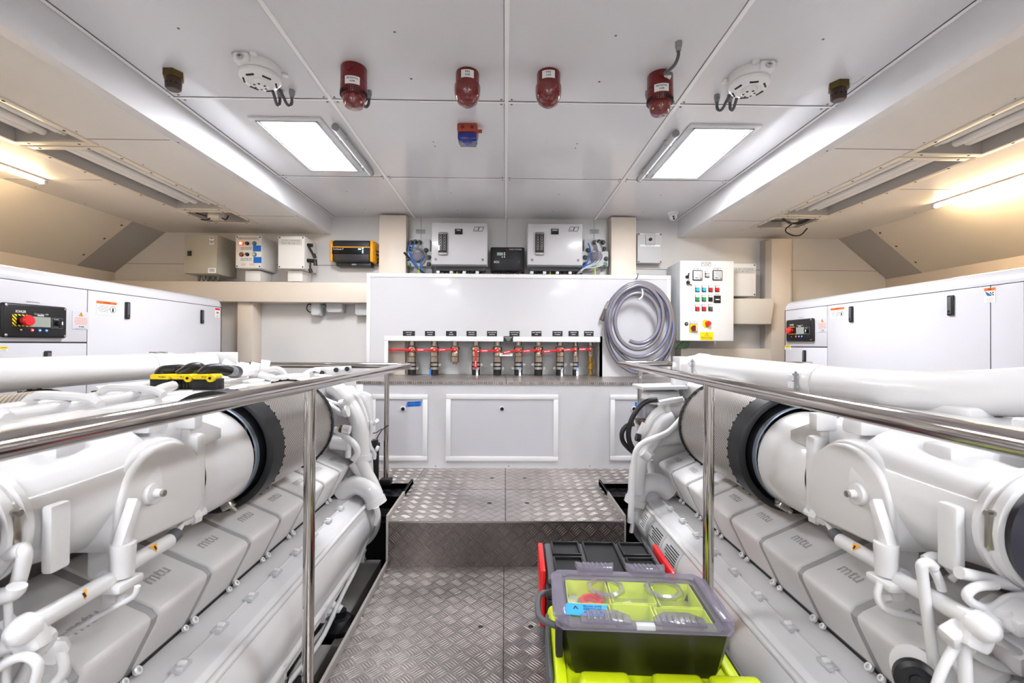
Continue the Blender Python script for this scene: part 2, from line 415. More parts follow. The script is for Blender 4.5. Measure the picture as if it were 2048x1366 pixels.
for sx, nm in ((-1, 'left'), (1, 'right')):
    b = MB()
    b.box(sx*XB, sx*(XB+.02), YN, DB, HS, H, 'ceil')
    b.box(sx*(XB+.008), sx*TX[0], YN, DB, HS, HS+.02, 'creamp'); b.box(sx*TX[1], sx*(XS+.06), YN, DB, HS, HS+.02, 'creamp')
    ys = [YN]+[k for t in TR for k in t]+[DB]
    for i in range(0, len(ys), 2): b.box(sx*TX[0], sx*TX[1], ys[i], ys[i+1], HS, HS+.02, 'creamp')
    b.box(sx*(XB-.001), sx*(XB+.055), YN, DB, HS-.003, HS-.0002, 'ceil')      # margin strip
    b.box(sx*(XB+.03), sx*(XS), YN, DB, HS+.14, HS+.16, 'gray')
    for y in (3.62, 2.28, .9):
        b.box(sx*(XB+.07), sx*(TX[0]-.035), y-.004, y+.002, HS-.001, HS+.001, 'seam2')
    b.box(sx*(TX[1]+.03), sx*XS, 2.85, 2.856, HS-.001, HS+.001, 'seam2')
    for y in (3.6, 2.3): dot(b, sx*(XB+.045), y, HS-.003)
    for y in (1.3, 1.8, 2.2, 2.6, 3.0, 3.35, 3.9): dot(b, sx*(XS-.04), y, HS, .005); dot(b, sx*(TX[0]-.055), y, HS, .004)
    struct(b, 'trim_'+('1' if sx < 0 else '2'))
    # side wall: sloping hull panel, ledge, vertical wall
    b = MB(); xi, zi = 3.56, 1.765
    b.prism([(sx*XS, HS+.01), (sx*xi, zi), (sx*(xi+.03), zi+.02), (sx*(XS+.03), HS+.03)], 'Y', YN, 3.83, 'hullp')
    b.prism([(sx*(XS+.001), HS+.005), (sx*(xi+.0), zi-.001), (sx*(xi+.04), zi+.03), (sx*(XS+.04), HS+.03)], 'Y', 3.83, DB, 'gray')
    b.prism([(sx*xi, zi), (sx*(xi+.06), zi), (sx*(xi+.06), zi-.09), (sx*xi, zi-.09)], 'Y', YN, DB, 'cream')
    b.box(sx*(xi+.02), sx*(xi+.06), YN, DB, -.5, zi-.09, 'hullp')
    for t in (.12, .42, .78):
        for y in (3.78,):
            x = XS+(xi-XS)*t; z = HS+(zi-HS)*t
            b.lathe([(.009, 0), (.006, .004), (0, .004)], (sx*x, y, z), (-sx*.63, 0, -.77), 'brass', 8)
    struct(b, 'wall_'+nm)
b = MB(); b.box(-3.7, 3.7, YN-.05, YN, -.5, 2.5, 'wall'); struct(b, 'wall_near')
# far bulkhead with its panel joints, stiffeners and girders
b = MB()
b.box(-3.7, 3.7, DB, DB+.05, -.5, 2.45, 'wall')
b.box(-3.55, W(500, 560, DB).x, DB-.004, DB+.01, W(200, 560, DB).z, HS, 'creamp')
b.box(W(1585, 560, DB).x, 3.55, DB-.004, DB+.01, 1.0, HS, 'creamp')
for px in (842, 1014, 1188):
    x = W(px, 480, DB).x; b.box(x-.002, x+.002, DB-.002, DB+.01, 1.7, H, 'seam2')
for x0, x1, py in ((-3.5, -1.15, 530), (1.2, 3.5, 540)):
    z = W(600 if x0 < 0 else 1500, py, DB-.004).z; b.box(x0, x1, DB-.006, DB+.01, z-.0018, z+.0018, 'seam2')
struct(b, 'wall_far')
b = MB()
def gird(x0, y0, x1, y1, D, m='cream', D1=None, bev=.004):
    X0, X1, Z0, Z1 = rect(x0, y0, x1, y1, D); b.box(X0, X1, D, D1 or DB, Z0, Z1, m, bev)
gird(180, 563, 742, 603, 4.0)
struct(b, 'trim_3')
b = MB(); gird(474, 600, 505, 800, 4.05); struct(b, 'trim_4')
b = MB(); gird(757, 430, 811, 800, 4.06); struct(b, 'trim_5')
b = MB(); gird(1222, 434, 1272, 800, 4.06); struct(b, 'trim_6')
b = MB(); gird(1543, 478, 1582, 800, 4.02); X0, X1, Z0, Z1 = rect(1532, 478, 1544, 800, 4.1); b.box(X0, X1, 4.12, DB, Z0, Z1, 'gray'); struct(b, 'trim_7')
b = MB(); gird(1362, 697, 1600, 800, 4.05); struct(b, 'trim_8')
b = MB(); X0, X1, Z0, Z1 = rect(1460, 597, 1549, 648, 3.95)
b.prism([(X0, Z0), (X1-.03, Z0), (X1, Z1), (X0, Z1)], 'Y', 3.95, DB, 'boxc', .004); struct(b, 'trim_9')
# floor: lower walkway, riser, upper walkway; the bilge beneath the engines
XW0, XW1, YS = -.585, .612, 2.325
b = MB()
b.box(XW0, XW1, YN, YS, -.03, 0, 'chk')
for y in (1.44, .2): b.box(XW0, XW1, y-.0015, y+.0015, -.001, .0006, 'seam')
b.box(.0, .003, YN, YS, -.001, .0006, 'seam')
for x, y in ((-.09, 1.83), (.11, 1.83)): b.lathe([(.011, 0), (.009, .001), (0, .001)], (x, y, 0), ZA, 'seam', 12)
struct(b, 'floor')
b = MB()
b.box(XW0, XW1+.003, YS, 2.95, UP-.03, UP, 'chk'); b.box(-1.9, 2.0, 2.95, DB, UP-.03, UP, 'chk')
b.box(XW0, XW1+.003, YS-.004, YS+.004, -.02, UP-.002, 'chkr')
b.box(XW0, XW1+.003, YS-.005, YS+.003, UP-.008, UP+.0005, 'alu')
b.box(.006, .010, YS, 3.318, UP-.001, UP+.0006, 'seam'); b.box(XW0, XW1, 2.832, 2.835, UP-.001, UP+.0006, 'seam')
a = W(850, 938, 3.31); a.z = UP
b.add([(-.585, 2.95, UP+.0006), (-.582, 2.95, UP+.0006), (a.x, 3.31, UP+.0006), (a.x-.003, 3.31, UP+.0006)], [(0, 1, 2, 3)], 'seam')
for px, py in ((984, 956), (1049, 956), (979, 1006), (1054, 1006)):
    p = WZ(px, py, UP); b.lathe([(.014, 0), (.011, .001), (0, .001)], p, ZA, 'seam', 12)
for x0, x1 in ((-1.9, XW0-.01), (XW1+.01, 2.0)):
    b.box(x0, x1, 2.79, 2.95, UP-.055, UP-.03, 'chkb'); b.box(x0, x1, 2.95, 2.955, UP-.16, UP, 'black_metal')
struct(b, 'floor_upper')
b = MB(); b.box(-3.7, 3.7, YN, DB, -.5, -.45, 'bilge'); struct(b, 'floor_bilge')
b = MB()
for x in (XW0, XW1):                                # upstanding edge angles of both walkways
    s = -1 if x < 0 else 1
    b.box(x, x+s*.012, YN, YS, -.06, .028, 'chk_edge', .002)
    b.box(x, x+s*.012, YS-.004, 2.95, -.06, UP+.03, 'chk_edge', .002)
    b.box(x, x+s*.012, 2.70, 2.95, UP-.2, UP+.03, 'chk_edge', .002)
struct(b, 'trim_10')
# bilge stringers that carry the engines, painted white
for k, sx in enumerate((-1, 1)):
    b = MB()
    b.box(sx*.72, sx*.86, YN, 2.7, -.45, -.14, 'bwhite', .004)
    b.box(sx*1.6, sx*1.75, YN, 2.7, -.45, -.14, 'bwhite', .004)
    b.box(sx*.60, sx*2.2, 2.72, 2.74, -.45, UP-.16, 'black_metal')
    struct(b, 'trim_%d' % (11+k))

# ---------------------------------------------------------------- ceiling luminaires
def luminaire(name_px, label, grp='recessed ceiling luminaires', box=None):
    x0, x1, y0, y1 = box
    t = thing('ceiling_light', ((x0+x1)/2, (y0+y1)/2, H), label, 'ceiling light', grp)
    b = MB(); f = .045
    for (a, c, d, e) in ((x0, x1, y0, y0+f), (x0, x1, y1-f, y1), (x0, x0+f, y0+f, y1-f), (x1-f, x1, y0+f, y1-f)):
        b.box(a, c, d, e, H-.012, H, 'strip', .003)
    b.box(x0+f*.6, x1-f*.6, y0+f*.6, y0+f*.75, H-.016, H-.011, 'lgray'); b.box(x0+f*.6, x1-f*.6, y1-f*.75, y1-f*.6, H-.016, H-.011, 'lgray')
    b.box(x0+f*.6, x0+f*.75, y0+f*.6, y1-f*.6, H-.016, H-.011, 'lgray'); b.box(x1-f*.75, x1-f*.6, y0+f*.6, y1-f*.6, H-.016, H-.011, 'lgray')
    b.build('frame', t)
    b = MB(); b.box(x0+f, x1-f, y0+f, y1-f, H-.009, H-.005, 'glow'); b.build('diffuser', t)
    return t
lampL = (-1.33, -.955, 2.345, 3.07); lampR = (.965, 1.345, 2.36, 3.13)
luminaire(0, 'bright recessed ceiling panel light beside the left ceiling drop', box=lampL)
luminaire(0, 'bright recessed ceiling panel light beside the right ceiling drop', box=lampR)
def linear(x, y0, y1, label):
    t = thing('linear_light', (x, (y0+y1)/2, H), label, 'emergency light', 'unlit linear fittings next to the ceiling panels')
    b = MB(); b.tube([(x, y0, H-.022), (x, y1, H-.022)], .017, 'lgray', 12); b.build('tube_housing', t)
    b = MB(); b.cyl((x, y0-.012, H-.022), (x, y0, H-.022), .019, 'mgray'); b.build('end_cap', t)
    b = MB(); b.cyl((x, y1, H-.022), (x, y1+.012, H-.022), .019, 'mgray'); b.build('end_cap', t)
    for y in (y0+.12, y1-.12): b = MB(); b.box(x-.021, x+.021, y-.008, y+.008, H-.036, H, 'lgray', .003); b.build('mounting_clip', t)
linear(-.905, 2.42, 3.05, 'unlit slim tube light beside the left ceiling panel light')
linear(.915, 2.44, 3.10, 'unlit slim tube light beside the right ceiling panel light')
# luminaires added unseen behind the camera to light the near part of the room
for y in (-.95, -2.45):
    wh = 'just behind the viewpoint' if y > -2 else 'nearest the entrance wall'
    luminaire(0, 'recessed ceiling panel light in the left row, '+wh, 'ceiling luminaires over the near walkway', (-1.33, -.955, y, y+.72))
    luminaire(0, 'recessed ceiling panel light in the right row, '+wh, 'ceiling luminaires over the near walkway', (.965, 1.345, y, y+.72))
def warm(x, y0, y1, label):
    t = thing('tube_light', (x, (y0+y1)/2, HS), label, 'tube light', 'warm tube lights above the generators')
    b = MB(); b.box(x-.022, x+.022, y0, y1, HS-.012, HS, 'strip', .003); b.build('base', t)
    b = MB(); b.tube([(x, y0+.02, HS-.022), (x, y1-.02, HS-.022)], .011, 'tube', 10); b.build('tube', t)
    b = MB(); b.box(x-.018, x+.018, y1-.022, y1, HS-.036, HS-.01, 'lgray', .004); b.build('end_cap', t)
    b = MB(); b.box(x-.018, x+.018, y0, y0+.022, HS-.036, HS-.01, 'lgray', .004); b.build('end_cap', t)
warm(-2.86, 1.65, 2.86, 'glowing warm tube light on the soffit above the left generator')
warm(3.0, 1.9, 3.14, 'glowing warm tube light on the soffit above the right generator')

# cable trays set into the soffits
for sx, nm in ((-1, 'left'), (1, 'right')):
    for i, (y0, y1) in enumerate(TR):
        if i == 2:
            lb = 'small square ceiling hatch at the far end of the %s soffit' % nm; t = thing('ceiling_hatch', (sx*2.285, (y0+y1)/2, HS), lb, 'ceiling hatch', 'openings in the soffits')
        else:
            lb = '%s recessed tray of grey pipes in the %s soffit' % (('nearer', 'longer farther')[i], nm)
            t = thing('recessed_tray', (sx*2.285, (y0+y1)/2, HS), lb, 'ceiling tray', 'openings in the soffits')
        a, c = TX; b = MB(); f = .035; q = 'hullp'
        for (p, r_, d, e) in ((a-f, a, y0-f, y1+f), (c, c+f, y0-f, y1+f), (a, c, y0-f, y0), (a, c, y1, y1+f)):
            b.box(sx*p, sx*r_, d, e, HS-.006, HS-.0005, q, .001)
        for k in range(5 if i < 2 else 2):
            y = y0+(y1-y0)*(k+.5)/(5 if i < 2 else 2)
            for x in (a-f/2, c+f/2): dot(b, sx*x, y, HS-.006, .007, 'bronze')
        for y in (y0-f/2, y1+f/2):
            for x in (a+.05, c-.05): dot(b, sx*x, y, HS-.006, .007, 'bronze')
        b.build('frame', t)
        b = MB(); T = HS+.095
        b.box(sx*(a-.001), sx*(a+.003), y0, y1, HS-.004, T, 'gray'); b.box(sx*(c-.003), sx*(c+.001), y0, y1, HS-.004, T, 'gray')
        b.box(sx*a, sx*c, y0-.001, y0+.003, HS-.004, T, 'gray'); b.box(sx*a, sx*c, y1-.003, y1+.001, HS-.004, T, 'gray')
        b.box(sx*a, sx*c, y0, y1, T, T+.004, 'gray')
        b.build('recess', t)
        if i < 2:
            for k, (x, r_, z) in enumerate(((2.16, .022, .055), (2.215, .013, .04), (2.25, .03, .07), (2.32, .022, .05), (2.385, .03, .065))):
                b = MB(); b.tube([(sx*x, y0, HS+z), (sx*x, y1, HS+z)], r_, 'boxw', 10); b.build('pipe', t)
        else:
            b = MB(); b.box(sx*2.24, sx*2.33, y0+.06, y0+.14, HS-.035, HS+.03, 'boxc', .006); b.tube([(sx*2.285, y0+.1, HS+.02), (sx*2.285, y0+.1, HS+.12)], .012, 'lgray'); b.build('junction_box', t)
            if sx < 0:
                for p in (((2.33, y0+.05, HS-.02), (2.40, y0+.04, HS+.0)), ((2.24, y0+.1, HS-.02), (2.2, y0+.09, HS-.04), (2.19, y0+.1, HS-.0)), ((2.30, y0+.05, HS-.035), (2.32, y0+.04, HS-.055), (2.36, y0+.04, HS-.05))):
                    b = MB(); b.tube([(sx*x, y, z) for x, y, z in p], .005, 'blk', 6, 1); b.build('cable', t)
            else:
                b = MB(); J = (2.28, y0+.06, HS-.03)
                for k in range(6): b.tube([(2.15+.01*k, y0+.02, HS+.03), (2.2, y0+.04, HS-.01), J, (2.36, y0+.05, HS-.012-.004*k), (2.44, y0+.03, HS+.03)], .006, 'blk', 6, 2)
                b.tube([J, (2.15, y0-.1, HS-.05), (1.98, y0-.16, HS-.07)], .005, 'blk', 6, 1)
                b.tube([J, (2.19, y0+.03, HS-.09), (2.24, y0+.0, HS-.14), (2.31, y0, HS-.14), (2.36, y0, HS-.08)], .005, 'blk', 6, 2)
                b.build('cable', t)
# ================================================================ far bulkhead equipment
FN = Vector((0, -1, 0))
def on(px, py, D): return W(px, py, D)
def encl(name, px, D0, D1, label, cat, m='boxw', group=None, part='housing', bev=.006):
    X0, X1, Z0, Z1 = rect(*px, D0)
    t = thing(name, ((X0+X1)/2, D1, Z0), label, cat, group)
    b = MB(); b.box(X0, X1, D0, D1, Z0, Z1, m, bev); b.build(part, t)
    return t, (X0, X1, Z0, Z1)
def knob(t, px, py, D, r, m, name='push_button', h=.012, base=None, lb=None):
    p = W(px, py, D); b = MB()
    if base: b.lathe([(r*1.25, 0), (r*1.25, .004), (0, .004)], p, FN, base, 20)
    b.lathe([(r, 0), (r, h*.8), (r*.85, h), (0, h)], p, FN, m, 20)
    o = b.build(name, t)
    if lb: o['label'] = lb
    return o
def screws(b, X0, X1, Z0, Z1, D, i=.014, r=.006, m='blk'):
    for x in (X0+i, X1-i):
        for z in (Z0+i, Z1-i): b.lathe([(r, 0), (r, .002), (0, .002)], (x, D, z), FN, m, 10)
def scr(t, X0, X1, Z0, Z1, D, i=.014, r=.006, m='blk'):
    for x in (X0+i, X1-i):
        for z in (Z0+i, Z1-i): b = MB(); b.lathe([(r, 0), (r, .002), (0, .002)], (x, D, z), FN, m, 10); b.build('screw', t)
def plate(t, px, D, m, name, th=.002, txt=None, tm='ink', lines=0, lm='ink', h=None, border=None, mark=None):
    X0, X1, Z0, Z1 = rect(*px, D); b = MB()
    if border: b.box(X0, X1, D-th*.6, D, Z0, Z1, border); k = .0022; b.box(X0+k, X1-k, D-th, D, Z0+k, Z1-k, m)
    else: b.box(X0, X1, D-th, D, Z0, Z1, m)
    cx, cz = (X0+X1)/2, (Z0+Z1)/2; y = D-th-.0006
    if txt:
        n = len(txt); hh = (Z1-Z0)/(n+.6)
        for i, s_ in enumerate(txt):
            hz = min(hh*.95, h or 1); wdt = len(s_)*hz*.6
            b.text(s_, (cx, y, Z1-hh*(i+.8)), XA, ZA, hz, tm, min(wdt, (X1-X0)*.88))
    if lines: b.lines((cx, y, Z1-(Z1-Z0)*.25), XA, ZA, (X1-X0)*.8, lines, (Z1-Z0)*.65/lines, lm, .4)
    return b.build(name, t)

# ---- left: gray enclosure
t, (X0, X1, Z0, Z1) = encl('electrical_enclosure', (370, 470, 437, 548), 3.92, 4.19, 'plain grey steel enclosure with a small black latch, leftmost on the far wall', 'electrical box', 'boxg')
b = MB(); b.box(X0+.004, X1-.004, 3.908, 3.921, Z0+.004, Z1-.004, 'boxg', .003); d = b.build('door', t)
plate(t, (376, 502, 383, 512), 3.908, 'blk', 'latch', .008)
plate(t, (419, 476, 428, 481), 3.908, 'white', 'sticker', .001, lines=1); plate(t, (419, 484, 428, 489), 3.908, 'white', 'sticker', .001, lines=1)
plate(t, (416, 536, 432, 546), 3.908, 'white', 'sticker', .001, lines=4)
for px in (398, 408, 416, 426, 436):
    p = W(px, 556, 4.05); b = MB(); b.cyl((p.x, 4.05, Z0+.002), (p.x, 4.05, Z0-.03), .013, 'mgray', 10); b.cyl((p.x, 4.05, Z0-.03), (p.x, 4.05, Z0-.06), .007, 'dgray', 8); b.build('cable_gland', t)
# ---- left: pump control box with lamps
t, (X0, X1, Z0, Z1) = encl('control_box', (471, 471, 523, 536), 3.93, 4.19, 'cream control box with a lit red lamp, teal buttons and two blue tape strips', 'control box', 'boxw', 'wall boxes with cream lids')
scr(t, X0, X1, Z0, Z1, 3.93)
plate(t, (476, 475, 517, 479), 3.93, 'boxw', 'title_plate', .001, txt=['EMERGENCY STOP FOR ENGINE ROOM SUPPLY FAN'], h=.02, border='inkg')
knob(t, 483, 487, 3.93, .014, 'redlamp', 'indicator_lamp', .012, 'red', 'glowing red lamp')
b = MB(); b.lathe([(.008, 0), (0, .002)], W(482.5, 487, 3.93)+FN*.0125, FN, 'lampy', 12); b.build('lamp_core', t)
knob(t, 483, 509, 3.93, .016, 'red', 'indicator_lamp', .01, 'red', 'unlit dark red lamp')
for py in (487, 509):
    knob(t, 495, py, 3.93, .013, 'blk', 'selector_switch', .022, 'blk')
    knob(t, 509, py, 3.93, .015, 'teal', 'push_button', .010, 'dgray')
for py in (497, 519): plate(t, (480, py-4, 506, py+4), 3.93, 'boxw', 'text_plate', .001, txt=['FAN PORT SIDE', 'ENGINE ROOM SUPPLY'] if py < 500 else ['FAN STBD SIDE', 'ENGINE ROOM SUPPLY'], h=.012)
plate(t, (480, 525, 494, 533), 3.93, 'boxw', 'notice', .001, lines=4, lm='inkr'); plate(t, (497, 525, 512, 533), 3.93, 'boxw', 'notice', .001, lines=4, lm='inkr')
plate(t, (506, 491, 522, 503), 3.929, 'tape', 'tape_strip', .001); plate(t, (507, 514, 523, 526), 3.929, 'tape', 'tape_strip', .001)
encl('wall_duct', (490, 541, 521, 563), 4.0, 4.19, 'short cream cable duct under the control box with the red lamp', 'cable duct', 'boxw', 'cream cable ducts under the wall boxes', 'duct_body')
# ---- left: shore breaker box
t, (X0, X1, Z0, Z1) = encl('breaker_box', (556, 472, 609, 537), 3.93, 4.19, 'cream breaker box with black plugs hanging from its right side', 'electrical box', 'boxw', 'wall boxes with cream lids')
scr(t, X0, X1, Z0, Z1, 3.93)
plate(t, (559, 479, 603, 484), 3.93, 'boxw', 'title_plate', .001, txt=['FUEL INPUT AFTER BREAKER'], border='inkg'); plate(t, (559, 484.5, 603, 489.5), 3.93, 'boxw', 'title_plate', .001, txt=['STABILISER PUMP GENERATOR 24'], border='inkg')
for a, c, r in (((612, 490), (625, 491), .016), ((618, 494), (628, 512), .010), ((627, 508), (630, 516), .016), ((613, 521), (630, 522), .017), ((630, 519), (631, 531), .016), ((621, 524), (620, 540), .008), ((620, 538), (622, 545), .016)):
    b = MB(); b.cyl(W(*a, 3.99), W(*c, 3.99), r, 'blk', 10); b.build('black_plug', t)
encl('wall_duct', (575, 541, 605, 563), 4.0, 4.19, 'short cream cable duct under the breaker box with black plugs', 'cable duct', 'boxw', 'cream cable ducts under the wall boxes', 'duct_body')
# ---- battery charger black and yellow
X0, X1, Z0, Z1 = rect(660, 480, 752, 531, 4.05)
t = thing('battery_charger', ((X0+X1)/2, 4.19, Z0), 'black battery charger with yellow end caps and a lit cyan readout', 'battery charger')
b = MB(); b.box(X0+.02, X1-.05, 4.05, 4.19, Z0+.03, Z1, 'charc', .02, 3); b.box(X0+.02, X1-.05, 4.046, 4.06, Z0+.1, Z0+.155, 'blkg'); b.build('housing', t)
b = MB(); b.box(X0+.02, X1-.05, 4.043, 4.05, Z0+.158, Z0+.166, 'amber'); b.build('yellow_stripe', t)
b = MB(); b.box(X0, X0+.022, 4.045, 4.19, Z0+.035, Z1-.004, 'amber', .01, 3); b.build('end_cap', t)
b = MB(); b.prism([(X1-.052, 4.043), (X1-.028, 4.043), (X1-.01, 4.10), (X1-.01, 4.19), (X1-.052, 4.19)], 'Z', Z0+.035, Z1-.004, 'amber', .006); b.build('end_cap', t)
b = MB(); b.box(X0+.04, X1-.055, 4.09, 4.19, Z0, Z0+.04, 'blk', .004); b.box(X0+.18, X0+.22, 4.088, 4.09, Z0+.01, Z0+.022, 'mgray'); b.build('mounting_foot', t)
b = MB(); b.text('ProNautic P', (X0+.075, 4.045, Z0+.143), XA, ZA, .022, 'lgray', .09); b.text('24-60', (X0+.055, 4.045, Z0+.118), XA, ZA, .014, 'red', .04); b.build('lettering', t)
b = MB()
for dx, dz, a, c in ((.262, .145, .024, .008), (.29, .150, .008, .014), (.29, .128, .008, .014), (.29, .113, .007, .007)): b.box(X0+dx-a/2, X0+dx+a/2, 4.042, 4.046, Z0+dz-c/2, Z0+dz+c/2, 'led')
b.build('led_readout', t)
for dz in (.09, .06):
    b = MB(); b.tube([(X1-.012, 4.1, Z0+dz+.05), (X1+.02, 4.09, Z0+dz+.04), (X1+.025, 4.1, Z0+dz), (X1-.01, 4.12, Z0+dz-.03)], .006, 'blk', 8, 2); b.build('cable', t)
# ---- small gray junction boxes under the girder
for i, (px, lb) in enumerate((((622, 604, 641, 631), 'upright grey junction box with looped black cable under the cream girder'), ((653, 604, 685, 625), 'wide grey junction box between two others under the cream girder'), ((710, 604, 737, 631), 'grey junction box under the girder half behind the white valve cabinet'))):
    t, (X0, X1, Z0, Z1) = encl('junction_box', px, 4.10, 4.19, lb, 'junction box', 'lgray', 'junction boxes under the left girder', 'housing', .004)
    b = MB(); b.box(X0+.003, X1-.003, 4.092, 4.1, Z0+.003, Z1-.003, 'lgray', .003); screws(b, X0, X1, Z0, Z1, 4.092, .009, .004, 'dgray'); b.build('lid', t)
    if i == 0:
        b = MB(); b.tube([(X0, 4.14, Z1-.03), (X0-.04, 4.13, Z1-.01), (X0-.055, 4.13, Z0+.06), (X0-.03, 4.14, Z0+.03), (X0, 4.14, Z0+.035)], .005, 'blk', 8, 2); b.build('cable', t)
        b = MB(); b.cyl((X1, 4.14, Z1-.035), (X1+.03, 4.14, Z1-.03), .012, 'mgray'); b.build('cable_gland', t)
# ---- two engine control enclosures with grey fronts
def logo(b, x, z, y, h):                            # two slanted outlined tiles
    for k in range(2):
        x0 = x+k*h*1.15; s = h*.35
        P = [(x0, z), (x0+h, z), (x0+h+s, z+h), (x0+s, z+h)]
        for i in range(4):
            (a, c), (d, e) = P[i], P[(i+1) % 4]; dv = Vector((d-a, 0, e-c)).normalized(); nv = Vector((-dv.z, 0, dv.x))*h*.05
            A, B = Vector((a, y, c)), Vector((d, y, e)); b.quad(A-nv, B-nv, B+nv, A+nv, 'ink')
    b.text('mtu', (x+h*.62, y, z+h*.3), XA, ZA, h*.35, 'ink')
for i, px in enumerate(((863, 446, 975, 530), (1055, 448, 1165, 531))):
    D0 = 3.98
    t, (X0, X1, Z0, Z1) = encl('engine_control_cabinet', px, D0, 4.17, ('pale grey control cabinet with printed logo, left of the black charge controller', 'pale grey control cabinet with printed logo, right of the black charge controller')[i], 'control cabinet', 'lgray', 'engine control cabinets')
    b = MB(); b.box(X0+.003, X1-.003, D0-.012, D0, Z0+.003, Z1-.003, 'cab', .003); d = b.build('door', t)
    y = D0-.0135; dx = px[0]
    b = MB(); logo(b, W(dx+(84 if i == 0 else 82), 464, D0).x, W(dx+84, 463, D0).z, y, .036); b.build('logo', t)
    plate(t, (dx+47, 458, dx+62, 469), D0-.012, 'blkg', 'display', .006, lines=1, lm='mgray')
    a = (dx+14 if i == 0 else dx+15)
    X2, X3, Z2, Z3 = rect(a, 465, a+18, 511, D0-.012)
    b = MB(); b.box(X2, X3, D0-.03, D0-.012, Z2, Z3, 'alu', .008, 3); q = b.build('gauge_panel', t)
    b = MB(); b.box(X2+.002, X3-.002, D0-.034, D0-.029, Z2+.022, Z3-.018, 'blk', .002)
    for r_ in range(6):
        z = Z3-.035-r_*.023
        for c in range(2):
            p = Vector((X2+.022+c*.034, D0-.035, z))
            b.lathe([(.0105, 0), (.0105, .001), (.009, .001), (.009, .0005)], p, FN, 'lgray', 14, cap=False)
            if r_ > 3: b.text('kW', p, XA, ZA, .008, 'inkr')
    b.build('instrument_face', q)
    if i == 0:
        b = MB(); b.box(X2-.002, X2+.014, D0-.037, D0-.034, Z2+.04, Z2+.085, 'white'); b.build('sticker', t)
    for x in (X0+.04, X1-.04):
        b = MB(); b.lathe([(.012, 0), (.012, .004), (0, .005)], (x, D0-.012, Z0+.045), FN, 'mgray', 16); b.box(x-.007, x+.007, D0-.018, D0-.016, Z0+.0435, Z0+.0465, 'blk'); b.build('lock', t)
    for x in (X0+.10, X1-.10):
        b = MB(); b.box(x-.025, x+.025, 4.0, 4.04, Z1-.004, Z1+.006, 'blk', .002); b.build('hinge', t)
    b = MB(); b.box(X0+.03, X1-.02, 4.06, 4.17, Z0-.035, Z0+.01, 'dgray', .004); b.build('gland_plate', t)
    for k in range(11):
        x = X0+.06+k*(X1-X0-.1)/10; mm_ = 'blk' if k not in (4,) else 'yg'
        if k % 3 == 0:
            b = MB(); b.box(x-.03, x+.0, 4.075, 4.14, Z0-.06, Z0-.03, 'white', .003); b.build('terminal_block', t)
        b = MB(); ddx = random.uniform(-.03, .03); b.tube([(x, 4.1, Z0-.03), (x+ddx*.3, 4.09, Z0-.07), (x+ddx, 4.08, Z0-.16)], random.choice((.006, .008, .010)), mm_, 8, 1); b.build('cable', t)
# ---- charge controller between them
t, (X0, X1, Z0, Z1) = encl('charge_controller', (981, 494, 1049, 541), 4.06, 4.19, 'black wall charge controller with small grey screen and four white buttons', 'charge controller', 'blk', None, 'housing', .012)
plate(t, (994, 505, 1006, 511), 4.06, 'lcd', 'screen', .002)
for p in ((1009, 506), (1009, 509.7), (1009, 514), (1004.6, 514)): knob(t, *p, 4.06, .0055, 'white', 'push_button', .003)
b = MB(); p = W(1031, 499, 4.058); b.text('DCDC POWER', p, XA, ZA, .018, 'lgray', .11); p = W(993, 524, 4.058); b.text('SCU', p, XA, ZA, .026, 'white'); p = W(1038, 524, 4.058); b.text('C', p, XA, ZA, .026, 'bluew')
p = W(1014, 499, 4.058); b.lathe([(.009, 0), (.009, .0005)], p, FN, 'red', 14); b.build('lettering', t)
for px in (989, 997, 1014, 1018, 1024, 1034):
    p = W(px, 541, 4.12); b = MB(); b.cyl((p.x, 4.12, Z0+.01), (p.x, 4.12, Z0-.03), .012, 'blk', 10); b.tube([(p.x, 4.12, Z0-.02), (p.x, 4.11, Z0-.09), (p.x+.004, 4.10, Z0-.16)], .007, 'blk', 8, 1); b.build('cable', t)
for px in (984, 1046):
    p = W(px, 543, 4.15); b = MB(); b.box(p.x-.01, p.x+.01, 4.14, 4.19, p.z-.015, p.z+.02, 'blk', .003); b.build('mounting_ear', t)
